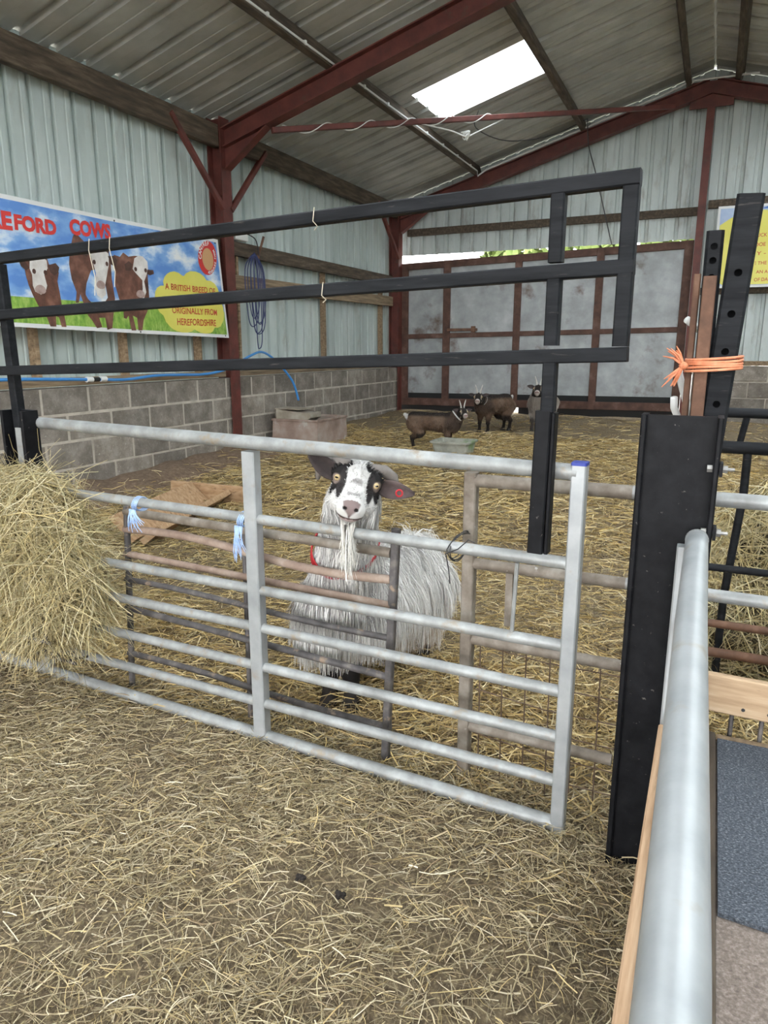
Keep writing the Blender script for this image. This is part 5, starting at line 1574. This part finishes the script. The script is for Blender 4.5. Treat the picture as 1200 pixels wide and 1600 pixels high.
ring_stack([(rounded(cx, cy, .165, .145, .03), .085), (rounded(cx, cy, .185, .165, .03), .235), (rounded(cx, cy, .177, .157, .028), .235), (rounded(cx, cy, .157, .137, .028), .1)], 'tub_body', 'tub', tb)
mb = MB(); rr_ = [rounded(cx, cy, .179, .159, .03), rounded(cx, cy, .205, .185, .035)]; n_ = len(rr_[0])
vs_ = [(x, y, z) for pts, z in ((rr_[0], .222), (rr_[1], .222), (rr_[1], .24), (rr_[0], .24)) for x, y in pts]
mb.add(vs_, [(l * n_ + k, l * n_ + (k + 1) % n_, ((l + 1) % 4) * n_ + (k + 1) % n_, ((l + 1) % 4) * n_ + k) for l in range(4) for k in range(n_)])
mb.build('tub_rim', 'tub', tb)

# ------------------------------------------------------------------ wiring under the roof
cd = thing('electrical_conduit', (-3.28, 7.0, 3.6), 'white electrical conduit clipped along the purlin and the back rafter', 'conduit')
xx = -3.285
MB().tube([(xx, -2.0, roof_z(xx) - .13), (xx, 10.36, roof_z(xx) - .13), ], .010, 8).build('conduit_run', 'white_pl', cd, smooth=True)
pts = [(xx, 10.36, roof_z(xx) - .13), (xx + .01, 10.36, roof_z(xx) - .20), (xx + .12, 10.40, roof_z(xx + .12) - .15)] + [(x, 10.40, roof_z(x) - .148) for x in (-2.5, -1.6, -.9)] + [(RX - .25, 10.38, roof_z(RX) - .20), (RX + .5, 10.38, roof_z(RX) - .21)]
MB().tube(pts, .011, 8).build('conduit_run', 'white_pl', cd, smooth=True)
for y in np.arange(4.0, 10.3, .55):
    MB().box((xx - .012, y - .012, roof_z(xx) - .145), (xx + .014, y + .012, roof_z(xx) - .112)).build('clip', 'white_pl', cd)
MB().ball((RX - .25, 10.38, roof_z(RX) - .20), (.035, .025, .035), 12, 8).build('junction_box', 'white_pl', cd, smooth='all')
hc = thing('hanging_cable', (-1.75, 10.3, 4.1), 'thin black cable hanging down the back wall from the rafter', 'cable')
MB().tube(spline([(-1.80, 10.34, 4.06), (-1.77, 10.36, 3.75), (-1.66, 10.38, 3.4), (-1.5, 10.40, 2.85), (-1.40, 10.42, 2.5)]), .007, 6).build('drop', 'wire', hc)
MB().tube(spline([(-1.80, 10.34, 4.06), (-2.2, 10.0, 3.82), (-2.6, 9.4, 3.66), (-2.75, 8.6, 3.62), (-2.6, 8.2, 3.68)]), .006, 6).build('swag', 'wire', hc)
wt2 = thing('wire_tangle', (-2.6, 7.9, 3.45), 'pale wire tangle knotted on the diagonal brace', 'wire')
mb = MB(); mid_ = pa + (pb_ - pa) * .41
mb.tube(spline([pa + (pb_ - pa) * .31 + V(0, 0, -.02), mid_ + V(-.1, -.1, -.13), mid_ + V(.02, 0, -.17), mid_ + V(.1, .12, -.11), pa + (pb_ - pa) * .52]), .007, 6)
for k in range(6):
    mb.tube(spline([mid_ + V(.02, 0, -.165) + V(*np.random.default_rng(k * 3 + j).uniform(-.045, .045, 3)) for j in range(6)]), .006, 5)
mb.build('tangle', 'white_pl', wt2)

# coil of blue cable on the timber rail, grey socket box
cc_ = thing('cable_coil', (-4.5, 6.62, 1.85), 'tangled coil of blue cable hanging from the timber rail beside the red column', 'cable')
for k in range(7):
    g_ = np.random.default_rng(k + 50)
    y0 = 6.62 + g_.uniform(-.07, .07); w_ = g_.uniform(.05, .13); L_ = g_.uniform(.45, .8)
    MB().tube(spline([(-4.53, 6.64, 2.13), (-4.52, y0 - w_, 1.95), (-4.51, y0 - w_ * .9, 2.05 - L_), (-4.52, y0, 2.0 - L_ - .06), (-4.51, y0 + w_ * .9, 2.07 - L_), (-4.52, y0 + w_, 1.95), (-4.53, 6.64, 2.13)], 6), .0055, 6).build('loop', M['cable_blue'] if 'cable_blue' in M else M.setdefault('cable_blue', mat_plain('navy_cable', (.025, .035, .12), .5)), cc_, smooth='all')
MB().bar((-4.53, 6.7, 2.08), (-4.46, 6.72, 2.3), .02, .02).build('hook', 'rust_brown', cc_)
sb = thing('socket_box', (-4.55, 6.36, 2.3), 'small grey electrical box above the timber rail next to the red column', 'box')
MB().box((-4.60, 6.30, 2.225), (-4.52, 6.52, 2.33), .006).build('box', 'white_pl', sb)
MB().tube(spline([(-4.52, 6.5, 2.3), (-4.48, 6.6, 2.25), (-4.5, 6.68, 2.1)]), .006, 6).build('lead', 'wire', sb)

# ------------------------------------------------------------------ trees outside, seen over the door
def tree(loc, h, r, label, seed):
    g_ = np.random.default_rng(seed)
    t = thing('tree', loc, label, 'tree', 'trees outside behind the back wall')
    MB().tube([V(*loc), V(*loc) + V(.1, 0, h * .5), V(*loc) + V(0, .1, h * .8)], [.16, .11, .05], 8).build('trunk', 'bark', t)
    n = 5000
    d = g_.normal(size=(n, 3)); d /= np.linalg.norm(d, axis=1, keepdims=True)
    p = np.array(loc) + V(0, 0, h * .55) + d * np.array([r, r, h * .45]) * g_.uniform(.6, 1, (n, 1)) ** .5
    a = g_.normal(size=(n, 3)) * .09; b = g_.normal(size=(n, 3)) * .09
    vs = np.stack([p - a, p + b, p + a, p - b], 1).reshape(-1, 3)
    big_mesh('foliage', vs, np.arange(4 * n).reshape(-1, 4), 'leaf', parent=t, origin=loc)
for i, (x, y, h, r) in enumerate(((-3.9, 19, 5.2, 1.9), (-.05, 19, 5.6, 1.9), (3.8, 19, 5.0, 1.9))):
    tree((x, y, -.06), h, r, ('left', 'middle', 'right')[i] + ' one of three leafy trees showing as a green strip over the door', 60 + i)

sc_ = MB(); sc_.add([(-2.58, 4.24, .035), (-2.545, 4.22, .04), (-2.53, 4.26, .062), (-2.55, 4.29, .05), (-2.585, 4.28, .04)], [(0, 1, 2), (0, 2, 3), (0, 3, 4)])
so_ = sc_.build('plastic_scrap', mat_plain('dark_scrap', (.02, .03, .06), .4)); tag(so_, 'tiny crumpled dark blue scrap lying on the straw left of the white goat', 'scrap')
sm = so_.modifiers.new('thickness', 'SOLIDIFY'); sm.thickness = .002
